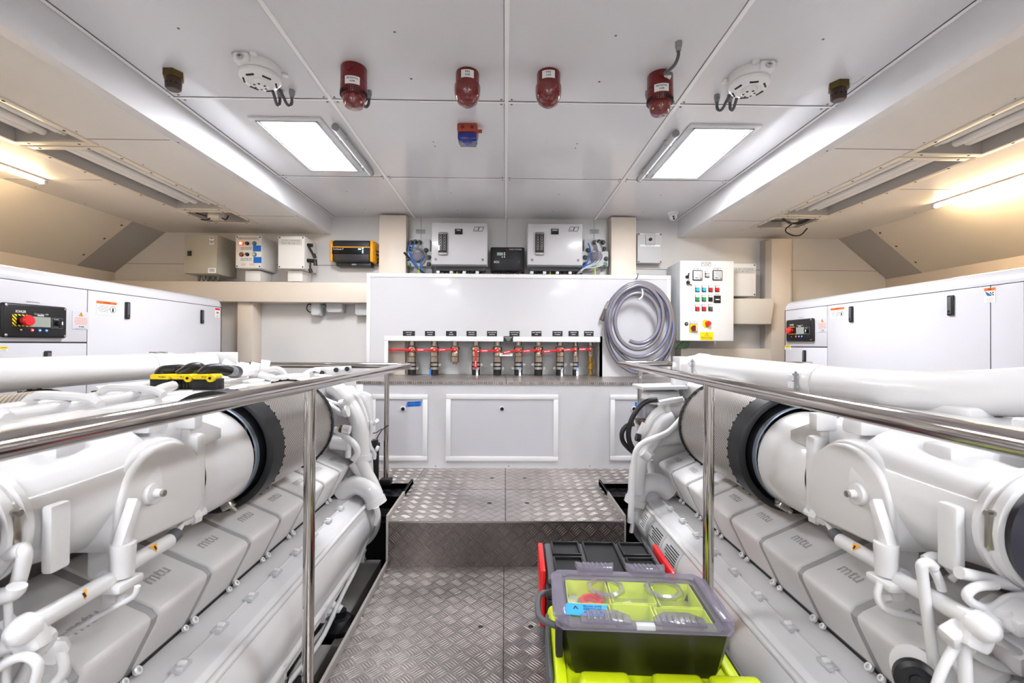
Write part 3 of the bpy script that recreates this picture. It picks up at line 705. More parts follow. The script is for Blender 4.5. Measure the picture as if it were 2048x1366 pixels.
# ---- wiring hubs either side
def hub(s, cx, label):
    p = lambda x, y, D=4.1: W(cx+s*x, y, D)
    o = p(0, 500); t = thing('wiring_hub', (o.x, 4.19, W(cx, 545, 4.19).z), label, 'wiring hub', 'wiring hubs beside the control cabinets')
    b = MB()
    X0, X1, Z0, Z1 = rect(cx-24, 478, cx+22, 534, 4.12)
    X4, X5, Z4, Z5 = rect(cx-20 if s > 0 else cx-22, 478, cx+22 if s > 0 else cx+20, 505, 4.12)
    b.box(X4, X5, 4.12, 4.19, Z4, Z5, 'lgray', .006); b.box(X0-.02, X1+.02, 4.10, 4.19, Z0, Z4+.01, 'lgray', .01); b.build('housing', t)
    b = MB(); b.cyl((o.x+s*.03, 4.13, Z0-.035), (o.x+s*.03, 4.19, Z0-.035), .085, 'mgray', 28); b.build('base_plate', t)
    b = MB(); q = p(-1, 513); b.lathe([(.055, 0), (.058, .03), (.045, .055), (.02, .068), (0, .07)], (q.x, 4.10, q.z), FN, 'haze', 24); b.build('clear_dome', t)
    for (x, y) in ((-16, 484), (-8, 483), (1, 484), (-18, 497), (14, 500), (-22, 517), (20, 514), (20, 528)):
        q = p(x, y); b = MB(); b.lathe([(.021, 0), (.021, .02), (.015, .034), (.008, .045), (0, .045)], (q.x, 4.11, q.z), (0, -1, -.25), 'dgray', 8); b.build('cable_gland', t)
    q = p(-20, 529); b = MB(); b.lathe([(.02, 0), (.018, .01), (0, .01)], (q.x, 4.10, q.z), FN, 'blk', 14); b.lathe([(.012, 0), (0, .002)], (q.x, 4.088, q.z), FN, 'green', 8); b.build('green_plug', t)
    ws = [('bluew', [(-16, 486), (-22, 496), (-18, 512), (-12, 525), (0, 536), (14, 549)]), ('bluew', [(-8, 485), (-14, 496), (-17, 510), (-10, 524), (2, 538), (16, 549)]),
          ('cable', [(1, 486), (-4, 496), (8, 499), (15, 512), (12, 526), (3, 530)]), ('bluew', [(14, 512), (6, 518), (2, 528), (6, 538)]),
          ('cable', [(-18, 498), (-10, 495), (0, 497), (10, 503), (18, 518)]), ('blk', [(-30, 505), (-16, 520), (-4, 535), (12, 548)]), ('dgray', [(-29, 507), (-15, 522), (-3, 537), (10, 549)]),
          ('yg', [(0, 534), (0, 549)])]
    if s < 0:
        ws = [('bluew', [(14, 486), (8, 500), (12, 515), (17, 528), (26, 535), (30, 546)]), ('cablel', [(-2, 484), (-8, 500), (-8, 515), (4, 528), (20, 534), (30, 546)]), ('cablel', [(-6, 486), (-13, 500), (-12, 516), (0, 530), (20, 535), (32, 546)]),
              ('cablel', [(-4, 486), (-10, 500), (-10, 518), (4, 532), (22, 536), (34, 547)]), ('cable', [(-8, 484), (-16, 498), (-8, 514), (0, 526)]), ('cable', [(16, 516), (8, 506), (0, 506), (2, 520), (10, 530)]),
              ('bluew', [(0, 520), (4, 526), (20, 532), (32, 545)]), ('cablel', [(-18, 528), (-6, 534), (10, 536), (24, 536), (34, 547)]), ('yg', [(0, 534), (0, 549)])]
    for m_, pts in ws:
        b = MB(); b.tube([p(x, y, 4.055+.002*(x % 3)) for x, y in pts], .006 if m_ != 'blk' else .009, m_, 8, 2); b.build('wire', t)
hub(1, 838, 'wiring hub with a tangle of blue wires left of the control cabinets'); hub(-1, 1190, 'wiring hub with looping white and blue wires right of the control cabinets')
for px, lb in (((832, 459, 850, 467), 'small outlined engine label above the left wiring hub'), ((1180, 459, 1198, 467), 'small outlined engine label above the right wiring hub')):
    o = plate(None, px, DB-.001, 'lgray', 'wall_label', .002, txt=['PORT ENGINE' if px[0] < 900 else 'STBD ENGINE', 'CONTROL'], border='ink'); tag(o, lb, 'label', 'outlined wall labels')
# ---- isolator box right of the pillar
t, (X0, X1, Z0, Z1) = encl('isolator_box', (1275, 466, 1324, 526), 4.10, 4.19, 'grey isolator box with a rotary switch near the top, right of the pillar', 'electrical box', 'lgray')
scr(t, X0, X1, Z0, Z1, 4.10, .012, .007, 'dgray')
plate(t, (1291, 470, 1310, 489), 4.10, 'cab', 'switch_plate', .006, border='dgray'); knob(t, 1300.5, 479, 4.09, .014, 'blk', 'rotary_switch', .02)
plate(t, (1280, 466.5, 1319, 468.5), 4.10, 'white', 'text_strip', .001, lines=1); plate(t, (1280, 489.5, 1320, 493), 4.10, 'white', 'text_strip', .001, txt=['MAIN SWITCH 24V'], h=.012)
# ---- dome camera at the ceiling corner
p = WZ(1338, 432, H); t = thing('dome_camera', (p.x, p.y-.1, H), 'small white dome camera on the ceiling above the white control panel', 'camera'); q = Vector((p.x, p.y-.1, H))
b = MB(); b.lathe([(.045, 0), (.045, .012), (.036, .018), (0, .018)], q, -ZA, 'whitep', 24); b.build('base', t)
b = MB(); b.lathe([(.034, -.02)]+[(.034*math.cos(R(a)), .034*math.sin(R(a))) for a in range(0, 91, 15)], q-ZA*.036, (0, -.45, -1), 'whitep', 20); b.build('camera_ball', t)
for dx, dz in ((-.008, .004), (-.004, -.014)):
    b = MB(); b.lathe([(.009, 0), (.006, .003), (0, .003)], q+Vector((dx, -.032, -.047+dz)), (0, -1, -.4), 'blkg', 12); b.build('lens', t)
# ---- big bilge control panel
D0 = 3.84
t, (X0, X1, Z0, Z1) = encl('control_cabinet', (1360, 523, 1465, 681), D0, 4.15, 'tall white bilge control panel covered with coloured buttons and an emergency stop', 'control panel', 'lgray')
b = MB(); b.box(X0-.003, X1+.003, D0-.014, D0, Z0-.003, Z1+.003, 'boxw', .003); b.build('door', t); D = D0-.014
plate(t, (1403, 524.5, 1422, 532), D, 'boxw', 'title_plate', .002, txt=['BILGE FIRE', 'SYSTEM'], border='ink')
for x in (1384.5, 1424.5):
    X2, X3, Z2, Z3 = rect(x, 541, x+19.5, 561, D); b = MB(); b.box(X2, X3, D-.012, D, Z2, Z3, 'blk', .004); q = b.build('ammeter', t)
    b = MB(); b.box(X2+.006, X3-.006, D-.014, D-.011, Z2+.006, Z3-.006, 'lgray', .001); c = Vector((X2+.018, D-.0147, Z2+.012))
    for k in range(9):
        a = R(5+k*10); dv = Vector((math.cos(a), 0, math.sin(a))); nv = Vector((-dv.z, 0, dv.x))*.0007; r1 = .042
        b.quad(c+dv*r1-nv, c+dv*(r1+.008)-nv, c+dv*(r1+.008)+nv, c+dv*r1+nv, 'inkg')
    b.lines((X2+.03, D-.0147, Z2+.02), XA, ZA, .03, 1, .01, 'ink', .4); b.lathe([(.005, 0), (0, .002)], (X3-.015, D-.014, Z2+.015), FN, 'ink', 10)
    b.build('dial', q)
    plate(t, (x+2.5, 536.5, x+17, 541), D, 'white', 'tag', .003, txt=['PUMP'], h=.012, border='ink')
def btn(x, y, m, kind='push_button'):
    X2, X3, Z2, Z3 = rect(x, y, x+8.6, y+13, D); b = MB(); b.box(X2, X3, D-.006, D, Z2, Z3, 'blk', .002); q = b.build('button_block', t)
    b = MB(); b.box(X2+.003, X3-.002, D-.0075, D-.005, Z3-.019, Z3-.003, 'white'); b.lines(((X2+X3)/2, D-.008, Z3-.008), XA, ZA, .022, 2, .006, 'inkg', .3); b.build('tag', q)
    if m:
        b = MB(); cx, cz = (X2+X3)/2, Z2+.018
        if kind == 'toggle': b.box(cx-.012, cx+.012, D-.02, D-.005, cz-.014, cz+.014, m, .003)
        else: b.lathe([(.0155, 0), (.0155, .01), (.013, .014), (0, .014)], (cx, D-.005, cz), FN, m, 20)
        o = b.build(kind, q); o['label'] = m.split('_')[0].replace('btnr', 'red')+' button' if m != 'blk' else 'black switch'
for r_, (y, ms) in enumerate(((571, ('cyan', 'cyan', 'btnr', 'btnr')), (590, ('green', 'green', 'blk')), (609, ('btnr', 'btnr', 'dgray')))):
    for k, m_ in enumerate(ms): btn(1390+k*13.2, y, m_, 'toggle' if m_ in ('blk', 'dgray') else 'push_button')
btn(1409.5, 542, 'cab')
plate(t, (1427.5, 590, 1441, 606), D, 'blk', 'hour_meter', .008, border='blk'); plate(t, (1431, 598, 1439, 600), D-.008, 'white', 'counter', .001); plate(t, (1427, 587.5, 1441.5, 591), D-.008, 'white', 'tag', .001, lines=1)
p = W(1373.5, 554, D); b = MB(); b.lathe([(.014, 0), (.014, .01), (0, .012)], p, FN, 'blk', 16); b.obox(p+Vector((.006, -.02, .012)), (.008, .02, .04), Matrix.Rotation(R(10), 3, 'Y'), 'blk', .003); lk = b.build('lock', t)
b = MB(); b.tube([p+Vector((.01, -.02, 0)), p+Vector((.012, -.025, -.03)), p+Vector((.008, -.02, -.05))], .0015, 'bsteel', 6, 1); b.lathe([(.016, 0), (.016, .004)], p+Vector((.004, -.018, -.048)), FN, 'blk', 14); b.obox(p+Vector((.022, -.02, -.066)), (.034, .004, .009), Matrix.Rotation(R(30), 3, 'Y'), 'blk', .002)
b.tube([p+Vector((-.005, -.018, -.06)), p+Vector((-.035, -.012, -.09)), p+Vector((-.05, -.004, -.10))], .001, 'dgray', 5, 1); b.build('spare_key', t)
p = W(1372.5, 647.5, D); b = MB(); b.lathe([(.015, 0), (.015, .008), (.008, .009), (0, .009)], p, FN, 'blk', 18); b.lathe([(.007, 0), (0, .002)], p+FN*.009, FN, 'alu', 12); b.build('lock', t)
plate(t, (1379, 648, 1395, 664), D, 'yel', 'main_switch_plate', .008, border='blk'); knob(t, 1387, 656.5, D-.006, .025, 'red', 'main_switch', .02)
X2, X3, Z2, Z3 = rect(1389, 651, 1391, 662, D); b = MB(); b.box(X2, X3, D-.034, D-.02, Z2, Z3, 'boxc', .002); b.build('switch_grip', t)
plate(t, (1379.5, 643, 1394.5, 648), D, 'white', 'tag', .003, txt=['MAIN SWITCH'], h=.012, border='ink')
knob(t, 1412.5, 647.5, D, .034, 'yel', 'stop_collar', .004); knob(t, 1415, 647, D-.004, .022, 'btnr', 'emergency_stop_button', .028)
b = MB(); p = W(1414, 653.5, D-.0046); b.text('STOP', p, XA, ZA, .012, 'ink'); p = W(1408, 641, D-.0046); b.text('EMERGENCY', p, (1, 0, .55), (-.55, 0, 1), .008, 'ink', .035); b.build('lettering', t)
X2, X3, Z2, Z3 = rect(1400, 664, 1427, 680.5, D); b = MB(); b.box(X2, X3, D-.001, D, Z2, Z3, 'yel'); c = Vector(((X2+X3)/2, D-.0016, Z3-.02))
def tri(b, c, u, v, h, th, m, fill=None):
    P = [c+u*(-h*.58)-v*h*.4, c+u*(h*.58)-v*h*.4, c+v*h*.6]
    if fill: b.add(P, [(0, 1, 2)], fill)
    nrm = u.cross(v).normalized()*-.0004
    cen = (P[0]+P[1]+P[2])/3
    Q = [cen+(p-cen)*(1-th)+0*nrm for p in P]
    b.add(P+Q, [(0, 1, 4, 3), (1, 2, 5, 4), (2, 0, 3, 5)], m)
tri(b, c, XA, ZA, .03, .18, 'ink'); b.add([c+Vector((.002, 0, .010)), c+Vector((-.003, 0, 0)), c+Vector((.001, 0, .001)), c+Vector((-.002, 0, -.008)), c+Vector((.004, 0, .003)), c+Vector((.0, 0, .002))], [(0, 1, 2), (3, 4, 5)], 'ink')
b.text('BEFORE OPENING', (c.x, c.y, Z2+.024), XA, ZA, .012, 'ink', .095); b.text('SWITCH OFF POWER', (c.x, c.y, Z2+.010), XA, ZA, .012, 'ink', .095); b.build('warning_sticker', t)
p = W(1431, 687, D0+.01); b = MB(); b.box(p.x-.011, p.x+.011, D0+.005, D0+.012, p.z-.022, Z0+.01, 'alu', .003); b.lathe([(.006, 0), (0, .002)], (p.x, D0+.005, p.z-.008), FN, 'dgray', 10); b.build('mounting_lug', t)
p = W(1372, 688, 4.0); t2 = thing('cable_bundle', (p.x, 4.0, p.z), 'short bundle of green cables below the white control panel', 'cable')
for k in range(6): b = MB(); b.tube([(p.x+.03-.012*k, 4.0, Z0-.003), (p.x+.02-.018*k, 3.99, Z0-.04), (p.x-.0-.02*k, 4.0, Z0-.075)], .003, 'greenl', 7, 1); b.build('cable', t2)
# ---- breaker box right of the panel
t, (X0, X1, Z0, Z1) = encl('breaker_box', (1458, 527, 1512, 592), 3.97, 4.19, 'cream breaker box half hidden behind the white control panel', 'electrical box', 'boxw', 'wall boxes with cream lids')
scr(t, X0, X1, Z0, Z1, 3.97)
plate(t, (1466, 536, 1509, 541), 3.97, 'boxw', 'title_plate', .001, txt=['FUEL INPUT AFTER BREAKER'], border='inkg'); plate(t, (1466, 541.5, 1509, 546.5), 3.97, 'boxw', 'title_plate', .001, txt=['STABILISER PUMP GENERATOR 24'], border='inkg')
p = W(1516, 548, 4.05); b = MB(); b.box(X1-.002, X1+.022, 4.03, 4.08, p.z-.03, p.z+.03, 'blk', .005); b.build('black_plug', t)

# ================================================================ valve cabinet and bench
DC = 3.9; DI = 4.12
X0, X1, ZB, ZT = rect(733, 549, 1341, 752, DC); ZB = CZ-.268; XL, XR = X0, X1
N0, N1, NZ, _ = rect(776, 683, 1200, 752, DC); NZ = W(988, 683, DC).z
t = thing('valve_cabinet', ((X0+X1)/2, DC, ZB), 'wide white wall cabinet with an open niche of red-handled valves', 'cabinet')
b = MB()
b.box(X0, X1, DC, 4.03, NZ+.05, ZT, 'cab'); b.box(X0, X1, DC, 3.935, NZ, NZ+.05, 'cab'); b.box(X0, N0, DC, DC+.03, ZB+.001, NZ, 'cab'); b.box(X0, X0+.02, DC, DB-.01, ZB+.001, NZ+.05, 'cab'); b.box(N1, X1, DC, DC+.03, ZB+.001, NZ, 'cab'); b.box(N1, N1+.02, DC, DB-.01, ZB+.001, NZ+.05, 'cab'); b.box(N0, N1, DI, DB-.01, ZB+.001, NZ, 'lgray')
b.build('carcass', t)
b = MB(); f = .032
b.box(X0, X1, DC-.006, DC, ZT-f, ZT+.002, 'strip', .002); b.box(X0, X0+f, DC-.006, DC, ZB, ZT-f, 'strip', .002); b.box(X1-f, X1, DC-.006, DC, ZB, ZT-f, 'strip', .002)
b.box(N0-f, N1, DC-.006, DC, NZ, NZ+f+.01, 'strip', .002); b.box(N0-f, N0, DC-.006, DC, ZB, NZ, 'strip', .002); b.build('frame_trim', t)
p = W(988, 700, DC)
pl = [(806, 829), (850, 869), (892, 912), (933, 952), (974, 993), (1019, 1038), (1063, 1082), (1105, 1124), (1137, 1156), (1168, 1186)]
for k, (a, c) in enumerate(pl):
    o = plate(t, (a, 662, c+1, 672.5), DC, 'navyp' if 'navyp' in M else 'blk', 'valve_placard', .003, txt=[('FUEL TANK', 'SEA WATER', 'FUEL', 'FIRE LINE', 'FUEL SERVICE', 'SUCTION LINE', 'FUEL TRANSFER', 'FUEL SUPPLY', 'SEPARATOR', 'RETURN LINE')[k], ('TO STBD', 'FORWARD', 'RETURN', 'OVERBOARD', 'TANK PORT', 'AFT BILGE', 'PUMP', 'TO GENSET', 'OUTLET', 'TO TANK')[k]], tm='inkw', h=.0095)
plate(t, (1007, 672.5, 1026, 683), DC-.006, 'blk', 'valve_placard', .003, txt=['BILGE SYSTEM', 'CROSSOVER', 'VALVE'], tm='inkw', h=.0085)
p = W(1272, 553, DC); b = MB(); b.tube([(p.x, DC, ZT-.03), (p.x, DC-.05, ZT-.02), (p.x, DC-.06, ZT+.01)], .005, 'bsteel', 8, 1); b.build('hose_hook', t)
# valves: one assembly per position
vx = [824, 869, 910, 952, 995, 1037, 1077, 1120, 1151, 1181]
vl = ['left end of the niche row', 'second from the left', 'short stub without a hose', 'the only one with a hanging lever', 'just left of the small white tag', 'just right of the small white tag', 'seventh from the left', 'third from the right', 'second from the right, slimmer', 'right end, on a brass fitting']
DV = 4.0
DV0 = Vector((.004, -.001, 0))
for k, px in enumerate(vx):
    o = W(px, 700, DV); x = o.x; big = 1 if k < 8 else .72; top = NZ+.04
    t = thing('ball_valve', (x, DV, ZB), 'nickel ball valve with red lever, '+vl[k], 'valve', 'red-handled valves in the cabinet niche')
    b = MB(); b.cyl((x, DV, top), (x, DV, o.z+.04), .028*big, 'nickel', 18); b.build('inlet_pipe', t)
    b = MB(); b.lathe([(.036*big, 0), (.041*big, .01), (.042*big, .03), (.034*big, .04), (.038*big, .05), (.036*big, .085), (.030*big, .09)], (x, DV, o.z+.03), -ZA, 'nickel', 8 if k % 2 else 20); b.build('valve_body', t)
    b = MB(); b.lathe([(.036*big, 0), (.036*big, .045), (.028*big, .05)], (x, DV, o.z-.06), -ZA, 'ybrass' if k == 9 else 'nickel', 8); b.build('hex_adapter', t)
    if k == 2:
        b = MB(); b.cyl((x, DV, o.z-.10), (x, DV, o.z-.125), .018, 'ybrass', 12); b.build('plug', t)
    elif k == 9:
        b = MB(); b.lathe([(.02, 0), (.02, .03), (.034, .035), (.034, .075), (.02, .08), (.02, .11), (.028, .114), (.028, .124), (0, .124)], (x, DV, o.z-.09), -ZA, 'ybrass', 14); b.build('brass_fitting', t)
    else:
        zz = o.z-.105; b = MB(); b.tube([(x, DV, zz), (x, DV, ZB+.003)], .036*big, 'rub', 20); h_ = b.build('hose', t)
        b = MB(); b.box(x-.037*big, x-.022*big, DV-.036*big, DV-.03*big, ZB, zz-.06, 'bluew') if k in (1,) else (b.box(x+.004, x+.022, DV-.0375*big, DV-.03*big, ZB, zz-.05, 'white') if k in (3, 5, 7, 8) else None)
        if k in (5,): b.text('FLEXX', (x+.013, DV-.039, ZB+.06), -ZA, XA, .022, 'bluew')
        if k in (8,): b.text('FU4', (x+.013, DV-.029, ZB+.07), ZA, -XA, .03, 'bluew')
        if k in (3, 7): b.text('HOSE', (x+.013, DV-.039, ZB+.05), ZA, -XA, .018, 'bluew')
        if b.f: b.build('hose_marking', h_)
        for dz in (.012, .045):
            b = MB(); b.lathe([(.0405*big, 0), (.0405*big, .02)], (x, DV, zz-dz), -ZA, 'bsteel', 24); s_ = 1 if (dz > .02) != (k % 2) else -1; b.cyl((x+s_*.05*big, DV-.012, zz-dz-.01), (x+s_*.05*big, DV+.012, zz-dz-.01), .011, 'bsteel', 10); b.box(min(x+s_*.038*big, x+s_*.052*big), max(x+s_*.038*big, x+s_*.052*big), DV-.006, DV+.006, zz-dz-.018, zz-dz-.002, 'bsteel'); b.build('hose_clamp', t)
    # lever towards the left
    yl = DV-.048-.004*(k % 2); e = [(806, 701), (866, 702), (908, 701), (951, 702), (994, 704), (1036, 702), (1077, 702), (1118, 704), (1148, 702), (1181, 702)]
    tip = [(740, 699), (824, 700), (868, 700), None, (952, 702), (998, 706), (1037, 703), (1077, 704), (1120, 700), (1151, 699)][k]
    c = W(px, (700, 700, 699, 700, 701, 700, 700, 700, 699, 698)[k], yl)
    b = MB(); b.lathe([(.019*big, 0), (.019*big, .008), (0, .009)], c, FN, 'redv', 18); b.lathe([(.008, 0), (.008, .006), (0, .007)], c+FN*.009, FN, 'nickel', 6)
    if tip: e_ = W(tip[0]+7, tip[1], yl)
    else: e_ = W(951, 738, yl)
    dv = (e_-c); L = dv.length; dv.normalize(); nv = Vector((-dv.z, 0, dv.x))
    A = c+dv*.008
    pr = [(A, .014), (c+dv*.035, .0095), (c+dv*(L*.5), .008), (c+dv*(L*.55), .0125), (c+dv*(L-.01), .0125), (c+dv*L, .007)]
    P = [q+nv*r_ for q, r_ in pr]+[q-nv*r_ for q, r_ in pr[::-1]]
    b.prism([(q.x, q.z) for q in P], 'Y', c.y-.007, c.y+.001, 'redv', .0015)
    m_ = c+dv*(L*.72); b.text('GIACOMINI' if k != 3 else 'FAMAR', (m_.x, c.y-.0078, m_.z), dv if dv.x > .3 else -dv, nv if (nv.z > .3 or abs(dv.z) > .8) else -nv, .014, 'inkw', .05)
    b.cyl(c-FN*.03, c, .010*big, 'nickel', 10); b.build('lever', t)
o = plate(None, (999, 706.5, 1025, 712), 3.955, 'white', 'valve_tag', .002, txt=['ITAP * ITALY'], h=.02); tag(o, 'small white printed tag hanging between the middle valves', 'tag')
# bench below
DBn = 3.318; ZBn = CZ-.2685; bx0, bx1 = W(712, 850, DBn).x, 1.55
t = thing('bench_cabinet', (.2, DBn, UP), 'long low white bench cabinet with framed access panels across the far end', 'bench cabinet')
b = MB(); b.box(bx0, bx1, DBn, DB-.01, UP, ZBn-.018, 'cab'); b.box(bx0, bx0+.05, DBn-.004, DBn, UP, ZBn-.018, 'strip', .001)
for px in (806, 956, 1089, 1270): p = W(px, 764.5, DBn); b.lathe([(.005, 0), (0, .002)], p+Vector((0, 0, -.008)), FN, 'ink', 8)
for px in (871, 1017, 1180): p = W(px, 932, DBn); b.lathe([(.004, 0), (0, .002)], p, FN, 'ink', 8)
b.build('carcass', t)
b = MB(); b.box(bx0, bx1, DBn-.006, DB-.01, ZBn-.018, ZBn, 'chk'); b.box(.009, .013, DBn-.007, DC, ZBn-.017, ZBn+.0006, 'seam'); lab(b.build('countertop', t), 'tread plate top')
for px in ((742, 789, 855, 921), (892, 789, 1116, 922), (1220, 790, 1372, 921)):
    x0, x1, z0, z1 = rect(*px, DBn); f = .034
    b = MB()
    for (a, c, d, e) in ((x0, x1, z0, z0+f), (x0, x1, z1-f, z1), (x0, x0+f, z0+f, z1-f), (x1-f, x1, z0+f, z1-f)): b.box(a, c, DBn-.009, DBn, d, e, 'strip', .002)
    q = b.build('access_panel', t)
    b = MB(); b.box(x0+f, x1-f, DBn-.004, DBn, z0+f, z1-f, 'cab2'); b.build('panel_field', q)
for px in (806, 1004, 1268):
    p = W(px, 818, DBn-.004); b = MB(); b.lathe([(.021, 0), (.019, .004), (.0135, .005)], p, FN, 'cab', 24, cap=False); b.lathe([(.0138, .001), (0, .001)], p, FN, 'ink', 20, cap=False); b.build('finger_hole', t)
def tapestrip(pts, D, label, txt=None):
    P = [W(*p, D) for p in pts]; b = MB(); b.prism([(p.x, p.z) for p in P], 'Y', D-.001, D, 'tape')
    if txt:
        c = sum(P, Vector())/len(P); b.text(txt[0], (c.x, D-.0014, c.z+.010), XA, ZA, .017, 'ink', .085); b.text(txt[1], (c.x, D-.0014, c.z-.010), XA, ZA, .017, 'ink', .085)
    o = b.build('masking_tape'); tag(o, label, 'tape', 'strips of blue tape on the bench')
tapestrip([(812, 814), (814, 804), (843, 802), (842, 812)], DBn-.004, 'blue tape strip with pen writing on the left access panel', ('MAIN STBD', 'BILGE TANK'))
tapestrip([(1270, 813), (1270, 804), (1278, 804), (1278, 813)], DBn-.004, 'short blue tape strip on the right access panel')

# ---- coiled hose hung on the cabinet
t = thing('coiled_hose', W(1278, 650, 3.86), 'coiled braided clear hose with blue lines hanging on the white cabinet', 'hose')
pts = []
# (angle from the top, clockwise negative; px centre; radii): the coil runs inwards loop by loop
loops = [(1278, 657, 72, 91, 3.872), (1278, 658, 74, 92, 3.868), (1279, 652, 68, 85, 3.835), (1280, 645, 62, 76, 3.80), (1275, 641, 54, 70, 3.79), (1276, 636, 44, 49, 3.765), (1276, 636, 44, 49, 3.75)]
N = 32
n0 = int(N*.82)
for i in range(len(loops)-1):
    A, B = loops[i], loops[i+1]
    for k in range(n0 if i == 0 else 0, N if i < len(loops)-2 else int(N*.62)):
        f = k/N; a = 2*math.pi*f; q = [A[j]+(B[j]-A[j])*f for j in range(5)]
        wob = 2.0*math.sin(a*2+i*1.7)
        pts.append(W(q[0]+(q[2]+wob)*math.sin(a), q[1]-(q[3]+wob)*math.cos(a), q[4]))
b = MB(); b.tube(pts, .0165, 'braid', 14, 1); b.build('hose', t)
P = [W(*p, 3.745) for p in ((1284, 578), (1286, 588), (1283, 596), (1277, 599))]; b = MB(); b.tube(P, .007, 'lgray', 8, 2); b.build('cable_tie', t)
d_ = (pts[1]-pts[0]).normalized(); b = MB(); b.cyl(pts[0]+d_*.09, pts[0]+d_*.02, .024, 'bsteel', 16); b.cyl(pts[0]+d_*.03, pts[0]-d_*.08, .021, 'cloth', 14); b.build('hose_end', t)
# ================================================================ marine diesel engines, one either side of the walkway
def engine(s, label):
    dx = .025 if s > 0 else 0.
    P = lambda x, y, z: Vector((s*x+dx, y, CZ+z))
    t = thing('marine_engine', P(1.3, 1.6, -1.2), label, 'engine', 'pair of marine diesel engines')
    y0, y1 = .3, 2.66
    def pr(poly, ya, yb, m, name, bev=.0, parent=None, lb=None, seg=2):
        b = MB(); b.prism([(s*x+dx, CZ+z) for x, z in poly], 'Y', ya, yb, m, bev, seg); o = b.build(name, parent or t)
        return lab(o, lb) if lb else o
    def tb(pts, r, m, name, seg=12, sm=0, parent=None, W_=False):
        b = MB(); b.tube([p if W_ else P(*p) for p in pts], r, m, seg, sm); return b.build(name, parent or t)
    # crankcase, sump, cylinder banks
    pr([(.955, -.86), (1.20, -.62), (1.24, -.36), (1.62, -.36), (1.66, -.62), (1.88, -.86), (1.74, -1.22), (1.02, -1.22)], y0, y1, 'engd', 'crankcase', .012)
    pr([(1.06, -1.2), (1.68, -1.2), (1.58, -1.42), (1.12, -1.42)], y0+.1, y1-.1, 'engg', 'oil_sump', .02)
    cyls = [.735+.2128*k for k in range(-2, 9)]
    prof = [(.885, -.668), (.868, -.682), (.875, -.705), (.938, -.832), (.965, -.845), (1.17, -.74), (1.185, -.70), (1.145, -.572), (1.125, -.565)]
    gp = [(.890, -.674), (.876, -.690), (.881, -.708), (.944, -.834), (.968, -.850), (1.17, -.74), (1.145, -.582), (1.122, -.571)]
    pr(gp, cyls[0], cyls[-1]+.205, 'engg', 'cover_gasket', 0)
    up = (P(1.125, 0, -.565)-P(.885, 0, -.668)).normalized()
    rd = YA if s < 0 else -YA; nrm = rd.cross(up).normalized()
    if nrm.z < 0: nrm = -nrm
    for y in cyls:
        b = MB(); b.prism([(s*x+dx, CZ+z) for x, z in prof], 'Y', y+.011, y+.202, 'engc', .012, 3)
        b.text('mtu', P(.955, y+.11, -.638)+nrm*.0012, rd, up, .055, 'emb', .075)
        b.build('cylinder_head_cover', t)
    for y in cyls:
        for d, r in ((.02, .011), (-.02, .009)):
            b = MB(); c = P(.934, y+d, -.838); nv = P(.91, y+d, -.80)-c; nv = Vector((-s*.75, 0, .55)); b.lathe([(r, 0), (r, .008), (r*.5, .009), (r*.5, .003)], c, nv, 'eng', 12); b.build('cover_bolt', t)
    pr([(2.6-x, z) for x, z in prof], cyls[0], cyls[-1]+.2, 'engc', 'outboard_cylinder_bank', .01)
    # flat tread shelf below the covers and long charge air pipe
    pr([(.947, -.847), (.85, -.853), (.792, -.872), (.772, -.893), (.785, -.905), (.95, -.90)], y0, 2.56, 'eng', 'side_shelf', .003)
    pr([(.952, -.844), (.945, -.8465), (.945, -.852), (.952, -.852)], y0, 2.56, 'seam', 'shelf_gap', 0)
    b = MB(); b.lathe([(.0, 0), (.135, 0), (.148, .01), (.148, 2.62-y0), (.14, 2.64-y0)], P(.872, y0, -1.005), YA, 'eng', 44); b.build('charge_air_pipe', t)
    b = MB(); b.lathe([(.155, 0), (.168, .006), (.168, .03), (.155, .036)], P(.872, 2.60, -1.005), YA, 'eng', 44); b.build('pipe_flange', t)
    tb([(.767, y0, -.893), (.767, 2.58, -.893)], .012, 'eng', 'pipe_seam', 10)
    ang = 0
    for k in range(12):
        y = .72+k*.165
        if y > 2.5: break
        b = MB()
        b.obox(P(.846, y, -.850), (.030, .050, .010), Matrix.Rotation(R(-6*s), 3, 'Y'), 'lgray', .003); b.obox(P(.846, y+.004, -.845), (.020, .016, .012), Matrix.Rotation(R(-6*s), 3, 'Y'), 'whitep', .003); b.obox(P(.838, y-.018, -.846), (.016, .010, .010), Matrix.Rotation(R(-6*s), 3, 'Y'), 'eng', .003)
        b.build('shelf_clip', t)
    tb([(.85, y0, -.855), (.85, 2.5, -.855)], .006, 'eng', 'shelf_rib', 8)
    # lower side pipes
    tb([(.748, y0, -1.10), (.748, 2.45, -1.10)], .016, 'eng', 'coolant_line', 12)
    tb([(.765, y0, -1.145), (.765, 2.4, -1.145)], .012, 'eng', 'coolant_line', 10)
    tb([(.77, 1.3, -1.19), (.74, 1.6, -1.17), (.73, 1.85, -1.2), (.74, 2.1, -1.15), (.735, 2.3, -1.12), (.74, 2.5, -1.05)], .010, 'eng', 'oil_line', 10, 2)
    tb([(.79, 1.2, -1.2), (.76, 1.5, -1.22), (.76, 1.75, -1.18), (.75, 2.0, -1.2), (.78, 2.2, -1.16)], .009, 'engd', 'oil_line', 10, 2)
    for y in (1.55, 1.9, 2.2, 2.42):
        b = MB(); b.box(*sorted((P(.735, 0, 0).x, P(.79, 0, 0).x)), y, y+.022, CZ-1.155, CZ-1.085, 'eng', .004); b.cyl(P(.728, y+.011, -1.14), P(.74, y+.011, -1.14), .009, 'bsteel', 8); b.build('line_bracket', t)
